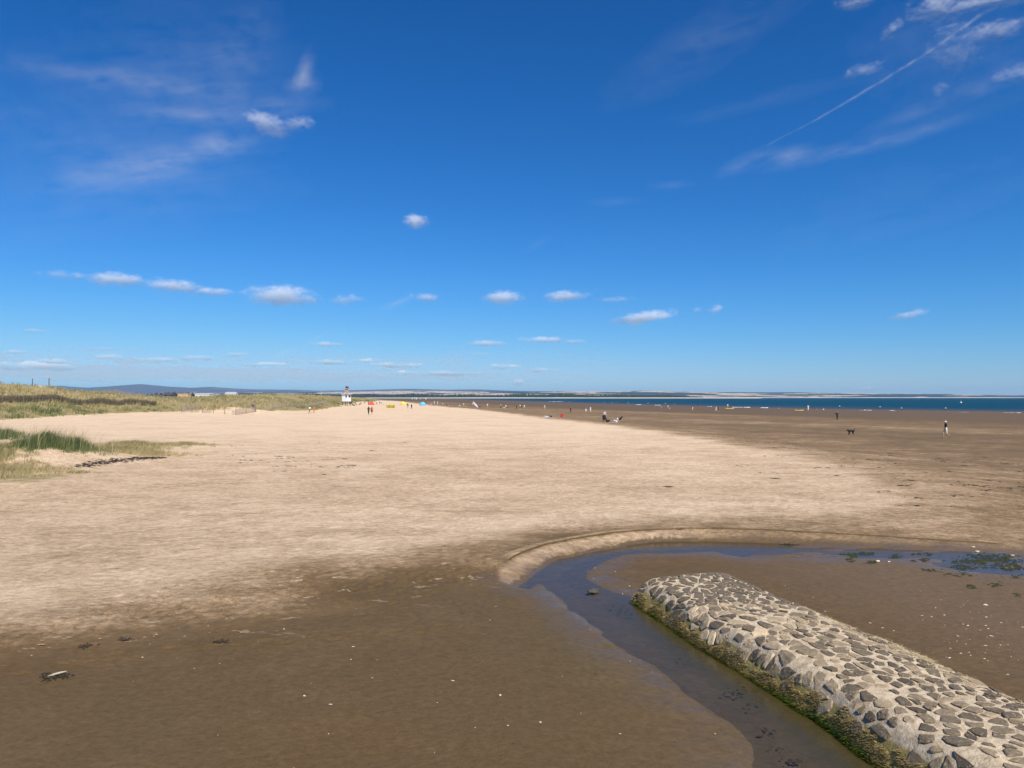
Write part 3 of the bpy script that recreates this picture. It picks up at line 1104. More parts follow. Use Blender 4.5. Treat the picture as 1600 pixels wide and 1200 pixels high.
def build_groyne():
    ss = np.arange(0, S_MAX, .045)
    tt = np.linspace(0, T_MAX, 84)
    S, T = np.meshgrid(ss, tt)
    rough = (fbm(S / .12, T / .12, 101, 4) - .5) * .04 - .006
    co = groyne_pt(S, T, rough)
    ii = np.arange(S.size).reshape(S.shape)
    q = np.stack([ii[:-1, :-1], ii[:-1, 1:], ii[1:, 1:], ii[1:, :-1]], -1).reshape(-1, 4)
    me = mesh_np('mortar', co.reshape(-1, 3) - gloc, q, 4)
    zz_ = co[..., 2]
    side = np.interp(T, [0, 1.0, 1.25], [1, 1, 0])
    add_attr(me, 'algae', (sstep(.42, .16, zz_) * side).ravel())
    link('mortar', me, mortar_material(), groyne, True)
    cap = MB()
    # seaward end closed down into the sand
    ring = groyne_pt(np.zeros(30), np.linspace(0, T_MAX, 30), 0) - gloc
    pts = [tuple(p) for p in ring] + [(float(p[0]) - PA[0] * .25, float(p[1]) - PA[1] * .25, -.35) for p in ring]
    cap.poly(pts, [(i, i + 1, 31 + i, 30 + i) for i in range(29)])
    cap.build('end_face', bpy.data.materials['lime_mortar'], groyne, True)
    sm = stone_material()
    sm2 = stone_material('bleached_stone', 1.75)
    # jittered sites, Voronoi cells clipped from a box, shrunk to leave the joints
    r = random.Random(11)
    sites = []
    row = 0
    t_ = .30
    while t_ < T_MAX - .12:
        ds = .205 if t_ > .75 else .17
        dt = .150 if t_ > .75 else .21
        s_ = .12 + (row % 2) * ds * .5
        while s_ < S_MAX - .2:
            sites.append((s_ + r.uniform(-.46, .46) * ds, t_ + r.uniform(-.44, .44) * dt))
            s_ += ds * r.uniform(.85, 1.2)
        t_ += dt
        row += 1
    sites = np.array([q_ for q_ in sites if r.random() > .40])
    # one squeeze so that cells are even-sized
    n_built = 0
    order = []
    for i, (a, b) in enumerate(sites):
        hx = .5
        poly = [(a - hx, b - hx), (a + hx, b - hx), (a + hx, b + hx), (a - hx, b + hx)]
        d = np.hypot(sites[:, 0] - a, sites[:, 1] - b)
        for j in np.argsort(d)[1:22]:
            if d[j] > 1.0:
                break
            c, e = sites[j]
            mx, my, nx_, ny_ = (a + c) / 2, (b + e) / 2, c - a, e - b
            out = []
            for k in range(len(poly)):
                p, q_ = poly[k], poly[(k + 1) % len(poly)]
                fp = (p[0] - mx) * nx_ + (p[1] - my) * ny_
                fq = (q_[0] - mx) * nx_ + (q_[1] - my) * ny_
                if fp <= 0:
                    out.append(p)
                if (fp < 0) != (fq < 0) and fp != fq:
                    u = fp / (fp - fq)
                    out.append((p[0] + (q_[0] - p[0]) * u, p[1] + (q_[1] - p[1]) * u))
            poly = out
            if len(poly) < 3:
                break
        if len(poly) >= 3:
            order.append((i, poly))
    stones = []
    for i, poly in order:
        p = np.array(poly)
        c = p.mean(0)
        if c[1] < .40 or c[1] > T_MAX - .10 or c[0] < .05:
            continue
        near_end = c[0] < 4.5
        k = r.uniform(.94, 1.05) if c[0] < 3.2 else (r.uniform(.88, 1.02) if c[0] < 6 else r.uniform(.76, .98))
        if r.random() < .05 and c[0] > 3:
            continue
        if r.random() < .18:
            k *= r.uniform(.6, .85)
        # resample the outline to 9 uneven points
        pp = np.vstack([p, p[:1]])
        L_ = np.concatenate([[0], np.cumsum(np.hypot(*np.diff(pp, axis=0).T))])
        n = r.choice((8, 9, 10))
        us = [(q_ + r.uniform(-.25, .25)) / n * L_[-1] for q_ in range(n)]
        us = [u % L_[-1] for u in us]
        us.sort()
        out = np.stack([np.interp(us, L_, pp[:, 0]), np.interp(us, L_, pp[:, 1])], 1)
        th = r.uniform(-.5, .5)
        sq = r.uniform(.60, 1.0)
        rel = (out - c) * k
        ct, st = math.cos(th), math.sin(th)
        rel = rel @ np.array([[ct, -st], [st, ct]])
        rel[:, 1] *= sq
        rel = rel @ np.array([[ct, st], [-st, ct]])
        rel *= np.array([[1 + r.uniform(-.16, .10)] for _ in range(n)])
        rise = r.uniform(.003, .016)
        tilt = (r.uniform(-.07, .07), r.uniform(-.07, .07))
        rings = []
        for (q_, off) in ((1.06, -.05), (1.0, rise * .55), (.80, rise)):
            v = c + rel * q_
            o_ = off + (rel * q_) @ np.array(tilt) + np.array([r.uniform(-.006, .006) for _ in range(n)]) * (off > 0)
            rings.append(groyne_pt(v[:, 0], np.clip(v[:, 1], .02, T_MAX - .02), o_))
        top = groyne_pt(c[0], c[1], rise * r.uniform(.95, 1.35)).reshape(1, 3)
        co = np.concatenate(rings + [top])
        fc = []
        for q_ in range(2):
            for j in range(n):
                fc.append((q_ * n + j, q_ * n + (j + 1) % n, (q_ + 1) * n + (j + 1) % n, (q_ + 1) * n + j))
        for j in range(n):
            fc.append((2 * n + j, 2 * n + (j + 1) % n, 3 * n))
        # share of the picture: nearer stones inside the frame first
        ctr = co.mean(0)
        v = ctr - np.array((0, 0, CAM_Z))
        vis = abs(v[0] / v[1]) < .70 and v[2] / v[1] > -.50
        stones.append(((0 if vis else 1000) + v[1] * (1.0 if c[1] < T_MAX - .55 else 1.6), co, fc, r.random() < sstep(5.5, 2.0, c[0]) * .8 + .08))
    stones.sort(key=lambda q_: q_[0])
    rest_co, rest_f = [], []
    for k, (_, co, fc, pale) in enumerate(stones):
        if k < 300:
            ctr = co.mean(0)
            me = bpy.data.meshes.new('stone')
            me.from_pydata([tuple(v) for v in co - ctr], [], fc)
            o = link('stone', me, sm2 if pale else sm, groyne)
            o.location = tuple(ctr - gloc)
        else:
            b0 = len(rest_co)
            rest_co += [tuple(v) for v in co - gloc]
            rest_f += [tuple(b0 + q_ for q_ in f) for f in fc]
    if rest_f:
        me = bpy.data.meshes.new('remaining_stones')
        me.from_pydata(rest_co, [], rest_f)
        tag(link('remaining_stones', me, sm, groyne), kind='stuff')
    print('STONES', len(stones))


build_groyne()


# ------------------------------------------------------------------ blades: grass, weed
def blade_material(name, cols, trans=.25, rough=.7):
    m, nt, b = mat_new(name)
    t = NT(nt)
    c = t.ramp(t.attr('tint'), cols)
    t.put(b.inputs['Base Color'], c)
    b.inputs['Roughness'].default_value = rough
    b.inputs['Specular IOR Level'].default_value = .15
    tl = t.n('ShaderNodeBsdfTranslucent')
    t.L.new(c, tl.inputs[0])
    mx = t.n('ShaderNodeMixShader')
    mx.inputs[0].default_value = trans
    t.L.new(b.outputs[0], mx.inputs[1])
    t.L.new(tl.outputs[0], mx.inputs[2])
    t.L.new(mx.outputs[0], nt.nodes['Material Output'].inputs['Surface'])
    return m


def blades(name, base, h, w, tint, mat, lean=.5, wind=(0, 0), up=None):
    """base (n,3); h, w, tint (n,): bent tapering blades, three triangles each, in one mesh"""
    n = len(base)
    a = rng.uniform(0, 2 * math.pi, n)
    la = rng.uniform(0, 2 * math.pi, n)
    l = rng.uniform(.1, 1, n) * lean
    dx = np.cos(la) * l + wind[0]
    dy = np.sin(la) * l + wind[1]
    u = np.stack([np.cos(a), np.sin(a), np.zeros(n)], 1) * w[:, None] / 2
    d = np.stack([dx, dy, np.ones(n)], 1)
    if up is not None:
        d = d + up
    mid = base + d * np.array([.45, .45, 1]) * (h * .55)[:, None]
    tip = base + d * np.array([1.25, 1.25, 1]) * (h * .95)[:, None]
    co = np.stack([base - u, base + u, mid - u * .75, mid + u * .75, tip], 1).reshape(-1, 3)
    i0 = np.arange(n) * 5
    f = np.stack([i0, i0 + 1, i0 + 3, i0, i0 + 3, i0 + 2, i0 + 2, i0 + 3, i0 + 4], 1).reshape(-1, 3)
    me = mesh_np(name, co, f, 3)
    add_attr(me, 'tint', np.repeat(tint, 5))
    return link(name, me, mat)


GRASS = blade_material('marram_grass', [(0, (.078, .130, .044)), (.25, (.150, .195, .078)), (.5, (.270, .250, .100)), (.75, (.430, .345, .160)), (1, (.60, .48, .27))])


def near_grass():
    # x, y, rx, ry, count, h0, h1, tint, spread
    patches = [(-28.0, 46.0, 2.0, 1.8, 6500, .55, 1.0, .20, .14), (-26.6, 46.5, 1.7, 1.5, 3500, .5, .85, .24, .14), (-30.5, 43.2, 3.0, 2.6, 6000, .35, .7, .52, .2), (-26.0, 38.5, 3.4, 3.4, 9000, .22, .48, .76, .16),
               (-29, 40.5, 3.4, 3.4, 8000, .28, .55, .70, .18), (-32, 37, 3, 3, 3500, .3, .5, .6, .2), (-26.8, 52.0, 3.6, 3.0, 6000, .28, .55, .70, .16), (-23.8, 50.5, 2.8, 2.4, 3500, .22, .42, .78, .14), (-28, 57, 5.0, 3.0, 5000, .26, .5, .72, .16),
               (-25.4, 59.5, 3.4, 1.4, 2600, .2, .36, .74, .15), (-40.5, 60, 3.4, 3.2, 5000, .5, .9, .18, .14), (-36, 52, 4.5, 4, 5000, .3, .6, .5, .2), (-33, 47, 4, 3, 4000, .3, .6, .55, .2),
               (-26.2, 34.6, 1.2, .5, 600, .15, .3, .5, .2), (-23.2, 33.4, .9, .4, 450, .12, .25, .5, .2), (-22.4, 39.7, 1.0, .5, 350, .12, .25, .6, .2),
               (-25.2, 32.6, 1.2, .4, 500, .15, .28, .5, .2), (-37, 42, 5, 4, 3000, .3, .6, .5, .2)]
    B, Hh, W, Tn = [], [], [], []
    for (x, y, rx, ry, n, h0, h1, tn, spd) in patches:
        ncl = max(12, n // 22)
        q = np.abs(rng.normal(0, .55, ncl))
        a = rng.uniform(0, 6.283, ncl)
        cx, cy = x + q * np.cos(a) * rx, y + q * np.sin(a) * ry
        ch = rng.uniform(h0, h1, ncl) * np.clip(1.05 - .5 * q ** 1.5, .3, 1)
        k = rng.integers(0, ncl, n)
        bx, by = cx[k] + rng.normal(0, .13, n), cy[k] + rng.normal(0, .13, n)
        B.append(np.stack([bx, by, terrain(bx, by) - .02], 1))
        Hh.append(ch[k] * rng.uniform(.6, 1.15, n))
        W.append(rng.uniform(.012, .03, n))
        Tn.append(np.clip(rng.normal(tn, spd, n), 0, 1))
        # pale flowering stems above the clump
        if h1 > .7:
            m_ = n // 28
            k = rng.integers(0, ncl, m_)
            bx, by = cx[k] + rng.normal(0, .2, m_), cy[k] + rng.normal(0, .2, m_)
            B.append(np.stack([bx, by, terrain(bx, by)], 1))
            Hh.append(rng.uniform(1.1, 1.6, m_))
            W.append(rng.uniform(.012, .02, m_))
            Tn.append(np.full(m_, .95))
    o = blades('hummock_grass', np.concatenate(B), np.concatenate(Hh), np.concatenate(W), np.concatenate(Tn), GRASS, .45, (.22, .05))
    tag(o, 'marram grass clumps on the low sand hummock', 'grass', kind='stuff')


near_grass()


def dune_grass():
    n, nc = 300000, 17000
    Yc = np.exp(rng.uniform(math.log(88), math.log(620), nc))
    fp = np.array(FOOT)
    Xc = np.interp(Yc, fp[:, 1], fp[:, 0]) + 28 - rng.uniform(0, 1, nc) ** 1.2 * (44 + .34 * Yc)
    kc = rng.integers(0, nc, n)
    tuft_h = rng.uniform(.55, 1.35, nc)[kc]
    tuft_t = rng.normal(0, .13, nc)[kc]
    sp = (.22 + Yc * .0016)[kc]
    X = Xc[kc] + rng.normal(0, 1, n) * sp
    Y = Yc[kc] + rng.normal(0, 1, n) * sp
    keep = (X / Y > -.74)
    X, Y, tuft_h, tuft_t = X[keep], Y[keep], tuft_h[keep], tuft_t[keep]
    fd, fs = poly_dist(X, Y, FOOT)
    s = fd * fs + (fbm(X / 7, Y / 7, 5, 3) - .5) * 5.0
    dens = fbm(X / 3.2, Y / 3.2, 301, 3)
    mound = np.hypot((X + 61) / 9, (Y - 166) / 8) < 1
    keep = ((s > .6) & (dens > .36 + .22 * sstep(4, .5, s))) | (mound & (dens > .42))
    # bare sandy blow-outs near the crest
    bare = fbm(X / 13, Y / 13, 305, 3)
    keep &= ~((bare > .66) & (s > 10))
    X, Y, s, dens, tuft_h, tuft_t = X[keep], Y[keep], s[keep], dens[keep], tuft_h[keep], tuft_t[keep]
    n = len(X)
    z = terrain(X, Y)
    sc_ = 1 + Y / 420
    hgt = rng.uniform(.35, .85, n) * (.7 + .6 * fbm(X / 4, Y / 4, 307, 2)) * np.where(s < 3, .75, 1) * tuft_h
    wid = rng.uniform(.05, .11, n) * sc_
    low = sstep(11, 2, s)
    tint = .74 - .30 * low + (fbm(X / 9, Y / 9, 309, 3) - .5) * .75 + rng.normal(0, .10, n) + tuft_t
    tint = np.where(np.hypot((X + 61) / 9, (Y - 166) / 8) < 1, rng.uniform(.5, .95, n), tint)
    tint = np.clip(tint, .05, 1)
    o = blades('dune_grass', np.stack([X, Y, z - .03], 1), hgt, wid, tint, GRASS, .55, (.2, .05))
    tag(o, 'yellow-green marram grass covering the dunes on the left', 'grass', kind='stuff')
    print('DUNE BLADES', n)


dune_grass()


def groyne_weed():
    n = 52000
    s = rng.uniform(-.05, S_MAX, n)
    t_lo, t_hi = .10, .62
    u = rng.uniform(0, 1, n) ** 1.15
    lim = .40 + .16 * (fbm(s * 2.2, s * 0, 401, 3) - .5) * 2
    t = t_lo + u * np.clip(lim, .2, .75)
    keep = fbm(s / .18, t / .12, 403, 3) > .22 + .34 * u ** 2
    s, t, u = s[keep], t[keep], u[keep]
    base = groyne_pt(np.clip(s, 0, S_MAX), t, .0)
    green = sstep(.55, .12, u + (fbm(s * 3, t * 3, 405, 3) - .5) * .5)
    tint = np.clip(.80 - .68 * green + rng.normal(0, .10, len(s)), 0, 1)
    m = blade_material('shore_weed', [(0, (.085, .150, .014)), (.15, (.170, .260, .022)), (.32, (.260, .270, .040)), (.55, (.310, .240, .075)), (.8, (.42, .31, .13)), (1, (.52, .40, .20))], .2, .6)
    out = np.array([-PB[0] * .7, -PB[1] * .7, -.55])
    o = blades('groyne_weed', base, rng.uniform(.012, .045, len(s)), rng.uniform(.006, .018, len(s)), tint, m, .9, (0, 0), out)
    tag(o, 'green and brown weed growing along the waterline of the groyne', 'seaweed', kind='stuff')
    # dry straw washed onto the landward edge
    n = 2600
    s = rng.normal(6.6, 1.5, n)
    t = rng.normal(T_MAX - .78, .10, n) + (s - 6.6) * .01
    keep = (s > 3.2) & (s < 10) & (fbm(s * 2.4, t * 4, 411, 3) > .44)
    s, t = s[keep], t[keep]
    base = groyne_pt(s, t, .012)
    k = len(s)
    m2 = blade_material('dry_straw', [(0, (.42, .31, .15)), (1, (.68, .55, .33))], .1, .8)
    a = rng.uniform(0, 6.28, k)
    flat = np.stack([np.cos(a) * 3, np.sin(a) * 3, np.full(k, -.85)], 1)
    o = blades('dry_straw', base, rng.uniform(.015, .045, k), rng.uniform(.006, .014, k), rng.uniform(0, 1, k), m2, .3, (0, 0), flat)
    tag(o, 'yellow straw washed up along the edge of the groyne', 'straw', kind='stuff')


groyne_weed()


# ------------------------------------------------------------------ sand lip along the cut bank (an overhanging crust, wetter and darker on its outer face and underside)
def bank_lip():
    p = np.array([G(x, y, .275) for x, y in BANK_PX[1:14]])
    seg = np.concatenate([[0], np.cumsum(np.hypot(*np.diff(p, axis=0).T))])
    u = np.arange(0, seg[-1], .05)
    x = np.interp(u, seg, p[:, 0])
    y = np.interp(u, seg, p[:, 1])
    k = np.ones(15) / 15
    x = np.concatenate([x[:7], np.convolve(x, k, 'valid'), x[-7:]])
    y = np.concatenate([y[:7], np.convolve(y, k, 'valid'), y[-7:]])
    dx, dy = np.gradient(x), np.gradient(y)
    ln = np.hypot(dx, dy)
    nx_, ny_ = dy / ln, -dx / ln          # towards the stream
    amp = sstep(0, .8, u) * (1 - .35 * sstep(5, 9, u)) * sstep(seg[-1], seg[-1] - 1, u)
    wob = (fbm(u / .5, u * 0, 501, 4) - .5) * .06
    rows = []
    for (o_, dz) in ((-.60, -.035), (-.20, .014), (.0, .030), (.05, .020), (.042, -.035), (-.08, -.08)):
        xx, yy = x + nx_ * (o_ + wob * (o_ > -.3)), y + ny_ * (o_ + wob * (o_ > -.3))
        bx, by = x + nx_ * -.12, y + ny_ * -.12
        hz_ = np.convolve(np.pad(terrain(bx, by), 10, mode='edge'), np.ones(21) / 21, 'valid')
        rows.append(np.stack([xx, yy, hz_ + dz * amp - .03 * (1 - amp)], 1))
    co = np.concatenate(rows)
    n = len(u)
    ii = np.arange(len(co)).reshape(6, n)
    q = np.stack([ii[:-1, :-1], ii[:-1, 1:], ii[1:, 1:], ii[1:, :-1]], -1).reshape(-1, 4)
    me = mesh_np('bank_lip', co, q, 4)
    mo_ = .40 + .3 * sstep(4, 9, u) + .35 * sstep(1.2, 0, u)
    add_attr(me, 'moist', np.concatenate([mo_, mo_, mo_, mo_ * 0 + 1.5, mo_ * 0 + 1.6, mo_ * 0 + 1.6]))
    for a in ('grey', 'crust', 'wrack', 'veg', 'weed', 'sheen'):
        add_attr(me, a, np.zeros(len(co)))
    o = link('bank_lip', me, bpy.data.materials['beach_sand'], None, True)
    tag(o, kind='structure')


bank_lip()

# ------------------------------------------------------------------ people
POSES = {}
BONES = [(0, 1, 'hips'), (1, 2, 'torso'), (2, 3, 'torso'), (3, 4, 'neck'), (4, 5, 'head'), (5, 6, 'head'),
         (3, 7, 'torso'), (7, 8, 'uarm'), (8, 9, 'farm'), (9, 10, 'hand'), (3, 11, 'torso'), (11, 12, 'uarm'), (12, 13, 'farm'), (13, 14, 'hand'),
         (0, 15, 'hips'), (15, 16, 'thigh'), (16, 17, 'shin'), (17, 18, 'foot'), (0, 19, 'hips'), (19, 20, 'thigh'), (20, 21, 'shin'), (21, 22, 'foot')]
RAD = [.145, .125, .15, .10, .058, .098, .075, .072, .046, .032, .036, .072, .046, .032, .036, .105, .064, .044, .036, .105, .064, .044, .036]


def pose_joints(kind):
    st = dict(pel=(0, 0, .95), wai=(0, 0, 1.10), che=(0, .01, 1.28), nec=(0, 0, 1.43), nk=(0, .015, 1.52), hd=(0, .03, 1.61), tp=(0, .02, 1.69))
    arm = lambda s: [(s * .17, 0, 1.40), (s * .25, -.02, 1.14), (s * .26, .06, .90), (s * .25, .10, .80)]
    leg = lambda s: [(s * .09, 0, .90), (s * .10, .02, .49), (s * .11, -.02, .08), (s * .12, .15, .04)]
    core = [st[k] for k in ('pel', 'wai', 'che', 'nec', 'nk', 'hd', 'tp')]
    LA, RA, LL, RL = arm(1), arm(-1), leg(1), leg(-1)
    if kind in ('walk', 'stride'):
        f = 1.0 if kind == 'walk' else 1.35
        LL = [(.09, 0, .89), (.09, .20 * f, .52), (.09, .27 * f, .09), (.10, .43 * f, .07)]
        RL = [(-.09, 0, .89), (-.09, -.04, .48), (-.09, -.36 * f, .20), (-.09, -.30 * f, .05)]
        LA = [(.17, 0, 1.40), (.23, -.16, 1.17), (.23, -.16, .93), (.22, -.12, .84)]
        RA = [(-.17, 0, 1.40), (-.23, .09, 1.15), (-.22, .26, .98), (-.20, .33, .93)]
    elif kind == 'sit':
        core = [(0, 0, .14), (0, -.06, .30), (0, -.09, .50), (0, -.08, .66), (0, -.05, .75), (0, -.02, .84), (0, -.03, .92)]
        LA = [(.17, -.08, .62), (.27, .04, .40), (.22, .26, .40), (.17, .33, .42)]
        RA = [(-.17, -.08, .62), (-.28, -.24, .36), (-.28, -.34, .10), (-.28, -.38, .04)]
        LL = [(.09, .04, .13), (.12, .40, .42), (.12, .60, .08), (.12, .74, .04)]
        RL = [(-.09, .04, .13), (-.14, .38, .34), (-.13, .66, .07), (-.14, .80, .05)]
    elif kind == 'kneel':
        core = [(0, 0, .34), (0, .06, .50), (0, .14, .68), (0, .20, .82), (0, .25, .90), (0, .31, .97), (0, .33, 1.05)]
        LA = [(.17, .18, .78), (.24, .30, .54), (.20, .46, .32), (.18, .50, .24)]
        RA = [(-.17, .18, .78), (-.24, .30, .54), (-.20, .44, .30), (-.18, .48, .22)]
        LL = [(.10, .02, .30), (.13, .34, .16), (.13, -.06, .08), (.13, -.22, .06)]
        RL = [(-.10, .02, .30), (-.13, .34, .16), (-.13, -.06, .08), (-.13, -.22, .06)]
    elif kind == 'lie':
        core = [(0, 0, .14), (0, -.16, .13), (0, -.34, .15), (0, -.50, .13), (0, -.59, .14), (0, -.68, .16), (0, -.76, .15)]
        LA = [(.17, -.46, .12), (.32, -.30, .06), (.30, -.06, .05), (.28, .03, .05)]
        RA = [(-.17, -.46, .12), (-.32, -.62, .07), (-.20, -.78, .06), (-.12, -.80, .06)]
        LL = [(.09, .05, .12), (.11, .46, .30), (.12, .84, .07), (.12, .96, .10)]
        RL = [(-.09, .05, .12), (-.11, .48, .09), (-.12, .90, .06), (-.12, .98, .13)]
    elif kind == 'bend':
        core = [(0, -.05, .90), (0, .06, 1.01), (0, .22, 1.10), (0, .36, 1.15), (0, .44, 1.15), (0, .53, 1.15), (0, .60, 1.13)]
        LA = [(.17, .33, 1.10), (.21, .42, .84), (.19, .50, .62), (.18, .54, .54)]
        RA = [(-.17, .33, 1.10), (-.21, .40, .84), (-.19, .48, .62), (-.18, .52, .54)]
        LL = [(.09, -.04, .86), (.11, .02, .47), (.11, -.06, .08), (.12, .10, .04)]
        RL = [(-.09, -.04, .86), (-.11, .06, .47), (-.11, -.02, .08), (-.12, .14, .04)]
    elif kind == 'raise':
        LA = [(.17, 0, 1.41), (.27, .02, 1.64), (.22, .04, 1.88), (.20, .05, 1.97)]
        RA = [(-.17, 0, 1.41), (-.26, .04, 1.62), (-.17, .06, 1.86), (-.14, .07, 1.95)]
    elif kind == 'wade':
        LA = [(.17, 0, 1.40), (.36, .02, 1.24), (.50, .10, 1.10), (.56, .14, 1.05)]
        RA = [(-.17, 0, 1.40), (-.36, .02, 1.22), (-.50, .10, 1.04), (-.55, .14, .98)]
    return core + LA + RA + LL + RL


def make_pose(kind):
    J = pose_joints(kind)
    me = bpy.data.meshes.new('pose')
    me.from_pydata(J, [(a, b) for a, b, _ in BONES], [])
    o = bpy.data.objects.new('pose', me)
    C.objects.link(o)
    sk = o.modifiers.new('skin', 'SKIN')
    sk.use_smooth_shade = True
    for i, v in enumerate(me.skin_vertices[0].data):
        r = RAD[i]
        v.radius = (r, r * (.82 if i in (0, 1, 2, 3) else 1))
        v.use_root = (i == 0)
    sub = o.modifiers.new('sub', 'SUBSURF')
    sub.levels = sub.render_levels = 2
    bpy.context.view_layer.update()
    ev = o.evaluated_get(bpy.context.evaluated_depsgraph_get())
    out = bpy.data.meshes.new_from_object(ev)
    bpy.data.objects.remove(o)
    Jn = np.array(J)
    # nose and brow: pull the front of the head
    hd, tp, nk = Jn[5], Jn[6], Jn[4]
    upv = (tp - nk) / np.linalg.norm(tp - nk)
    fw = np.cross(np.array([1.0, 0, 0]), upv) * 1.0
    fw = -fw if fw[1] < 0 and kind != 'lie' else fw
    reg = []
    cen = np.empty(len(out.polygons) * 3, np.float32)
    out.polygons.foreach_get('center', cen)
    cen = cen.reshape(-1, 3)
    dist, par_ = [], []
    for a, b, l in BONES:
        pa, pb = Jn[a], Jn[b]
        d = pb - pa
        t = np.clip((cen - pa) @ d / (d @ d), 0, 1)
        dist.append(np.linalg.norm(cen - pa - t[:, None] * d, axis=1) - (RAD[a] * (1 - t) + RAD[b] * t))
        par_.append(t)
    near_b = np.argmin(np.array(dist), 0)
    for i, c in enumerate(cen):
        lab, par = BONES[near_b[i]][2], par_[near_b[i]][i]
        if lab == 'head':
            rel = c - hd
            if rel @ upv > .035 or rel @ fw < -.02:
                lab = 'hair'
        if lab in ('uarm', 'thigh', 'shin'):
            lab += '_lo' if par > .62 else ''
        reg.append(lab)
    v = np.array([tuple(x.co) for x in out.vertices])
    rel = v - hd
    front = rel @ fw
    k = np.argmax(front - 3 * np.abs(rel[:, 0]) - 2 * np.abs(rel @ upv + .01))
    out.vertices[int(k)].co += Vector(fw * .028)
    return out, reg


def get_pose(k):
    if k not in POSES:
        POSES[k] = make_pose(k)
    return POSES[k]


COL = dict(white=(.78, .78, .76), black=(.012, .012, .014), charcoal=(.035, .035, .04), navy=(.015, .022, .06), red=(.55, .035, .03), coral=(.66, .14, .08), grey=(.30, .31, .34),
           lightgrey=(.55, .57, .60), blue=(.08, .18, .42), paleblue=(.40, .55, .72), brown=(.16, .085, .045), khaki=(.45, .38, .26), cream=(.70, .64, .50), yellow=(.95, .76, .12), green=(.05, .16, .08),
           purple=(.05, .035, .065), maroon=(.16, .03, .03), pink=(.72, .32, .34), orange=(.72, .24, .04), gold=(.90, .58, .08), scarlet=(.70, .08, .06), skin=(.50, .29, .19), tan=(.42, .23, .14), darkhair=(.03, .02, .014), fairhair=(.40, .27, .13),
           greyhair=(.45, .44, .42), denim=(.09, .14, .25), teal=(.09, .46, .70))


def cloth(c):
    return plain('cloth_' + c, COL[c], .85, .10, 9)


def person(px, py, kind, face, top, bottom, label, hair='darkhair', height=1.72, long_leg=False, sleeves='short', shoe='skin', skin='skin', group='people on the beach', at=None, sink=0.0):
    """face: heading in degrees, 0 away from the camera, 90 to the left of the picture"""
    me0, reg = get_pose(kind)
    me = me0.copy()
    me.materials.clear()
    for c in (skin, top, bottom, hair, shoe):
        me.materials.append(cloth(c))
    idx_ = []
    for l in reg:
        if l == 'torso':
            m_ = 1
        elif l == 'hips':
            m_ = 2
        elif l == 'uarm':
            m_ = 1 if sleeves != 'none' else 0
        elif l == 'uarm_lo':
            m_ = 1 if sleeves == 'long' else 0
        elif l == 'farm':
            m_ = 1 if sleeves == 'long' else 0
        elif l in ('thigh', 'thigh_lo'):
            m_ = 2
        elif l in ('shin', 'shin_lo'):
            m_ = 2 if long_leg else 0
        elif l == 'hair':
            m_ = 3
        elif l == 'foot':
            m_ = 4
        else:
            m_ = 0
        idx_.append(m_)
    me.polygons.foreach_set('material_index', idx_)
    me.name = 'person'
    o = bpy.data.objects.new('person', me)
    C.objects.link(o)
    p = Vector(at) if at is not None else hit(px, py)
    k = height / 1.76
    o.location = p - Vector((0, 0, .012 + sink))
    o.scale = (k, k, k)
    o.rotation_euler = (0, 0, R(face))
    tag(o, label, 'person', group)
    return o


def scale_to(px, py, hpx):
    """height in metres of something hpx pixels tall standing here"""
    p = hit(px, py)
    return hpx * p.y / F


def cap_for(o, col, brim=True):
    j = pose_joints('walk')
    hd, tp = Vector(j[5]), Vector(j[6])
    b = MB()
    g = bmesh.ops.create_uvsphere(b.bm, u_segments=12, v_segments=7, radius=.115)
    for v in g['verts']:
        if v.co.z < -.005:
            v.co.z = -.005
        v.co.z *= .85
        v.co += hd + Vector((0, -.01, .035))
    if brim:
        b.poly([hd + Vector((math.cos(a) * .085, .07 + math.sin(a) * .11, .032 - .02 * math.sin(a))) for a in np.linspace(0, math.pi, 8)], [tuple(range(8))])
    return b.build('cap', cloth(col), o, True)


W_GRP = 'people walking on the beach'
man = person(1478, 684.5, 'walk', 85, 'black', 'cream', 'man in white cap, black top and pale shorts walking on wet sand', 'greyhair', 1.80, sleeves='long', shoe='brown', skin='tan', group=W_GRP)
cap_for(man, 'white')
person(1308, 656.8, 'walk', 185, 'purple', 'black', 'grey-haired person in dark jacket and black trousers beyond the black dog', 'greyhair', 1.70, True, 'long', 'black', group=W_GRP)
person(576, 648, 'stride', 20, 'black', 'black', 'person all in black walking beside someone in red', height=1.78, long_leg=True, sleeves='long', shoe='black', group=W_GRP)
person(581, 648, 'walk', 15, 'red', 'black', 'person in red top and black shorts walking across dry sand', height=1.78, shoe='skin', group=W_GRP)
person(484, 646.5, 'stride', 60, 'white', 'brown', 'dark-haired person in white top and brown shorts near the dune grass', height=1.70, group=W_GRP)
person(491, 646, 'walk', 70, 'coral', 'coral', 'person in coral beach dress walking near the dune grass', 'fairhair', 1.62, sleeves='none', group=W_GRP)
person(637, 639.2, 'walk', 5, 'black', 'grey', 'broad person in black top and grey shorts by the yellow windbreak', height=1.82, sleeves='long', group=W_GRP)
person(643, 639.6, 'walk', -5, 'black', 'charcoal', 'smaller person in black walking right of the broad black-topped one', height=1.62, long_leg=True, sleeves='long', group=W_GRP)
person(891.6, 645, 'stand', 180, 'maroon', 'black', 'person in maroon jacket and black trousers alone on the flat wet sand', height=scale_to(891.6, 645, 9.2), long_leg=True, sleeves='long', group=W_GRP)
person(915.5, 644.2, 'walk', 200, 'brown', 'white', 'person in brown top and white trousers, left one of a strolling pair', height=scale_to(915.5, 644.2, 8.8), long_leg=True, group=W_GRP)
person(922.5, 644.2, 'stride', 210, 'paleblue', 'white', 'person in pale blue top and white trousers, right one of a strolling pair', height=scale_to(922.5, 644.2, 9.3), long_leg=True, group=W_GRP)
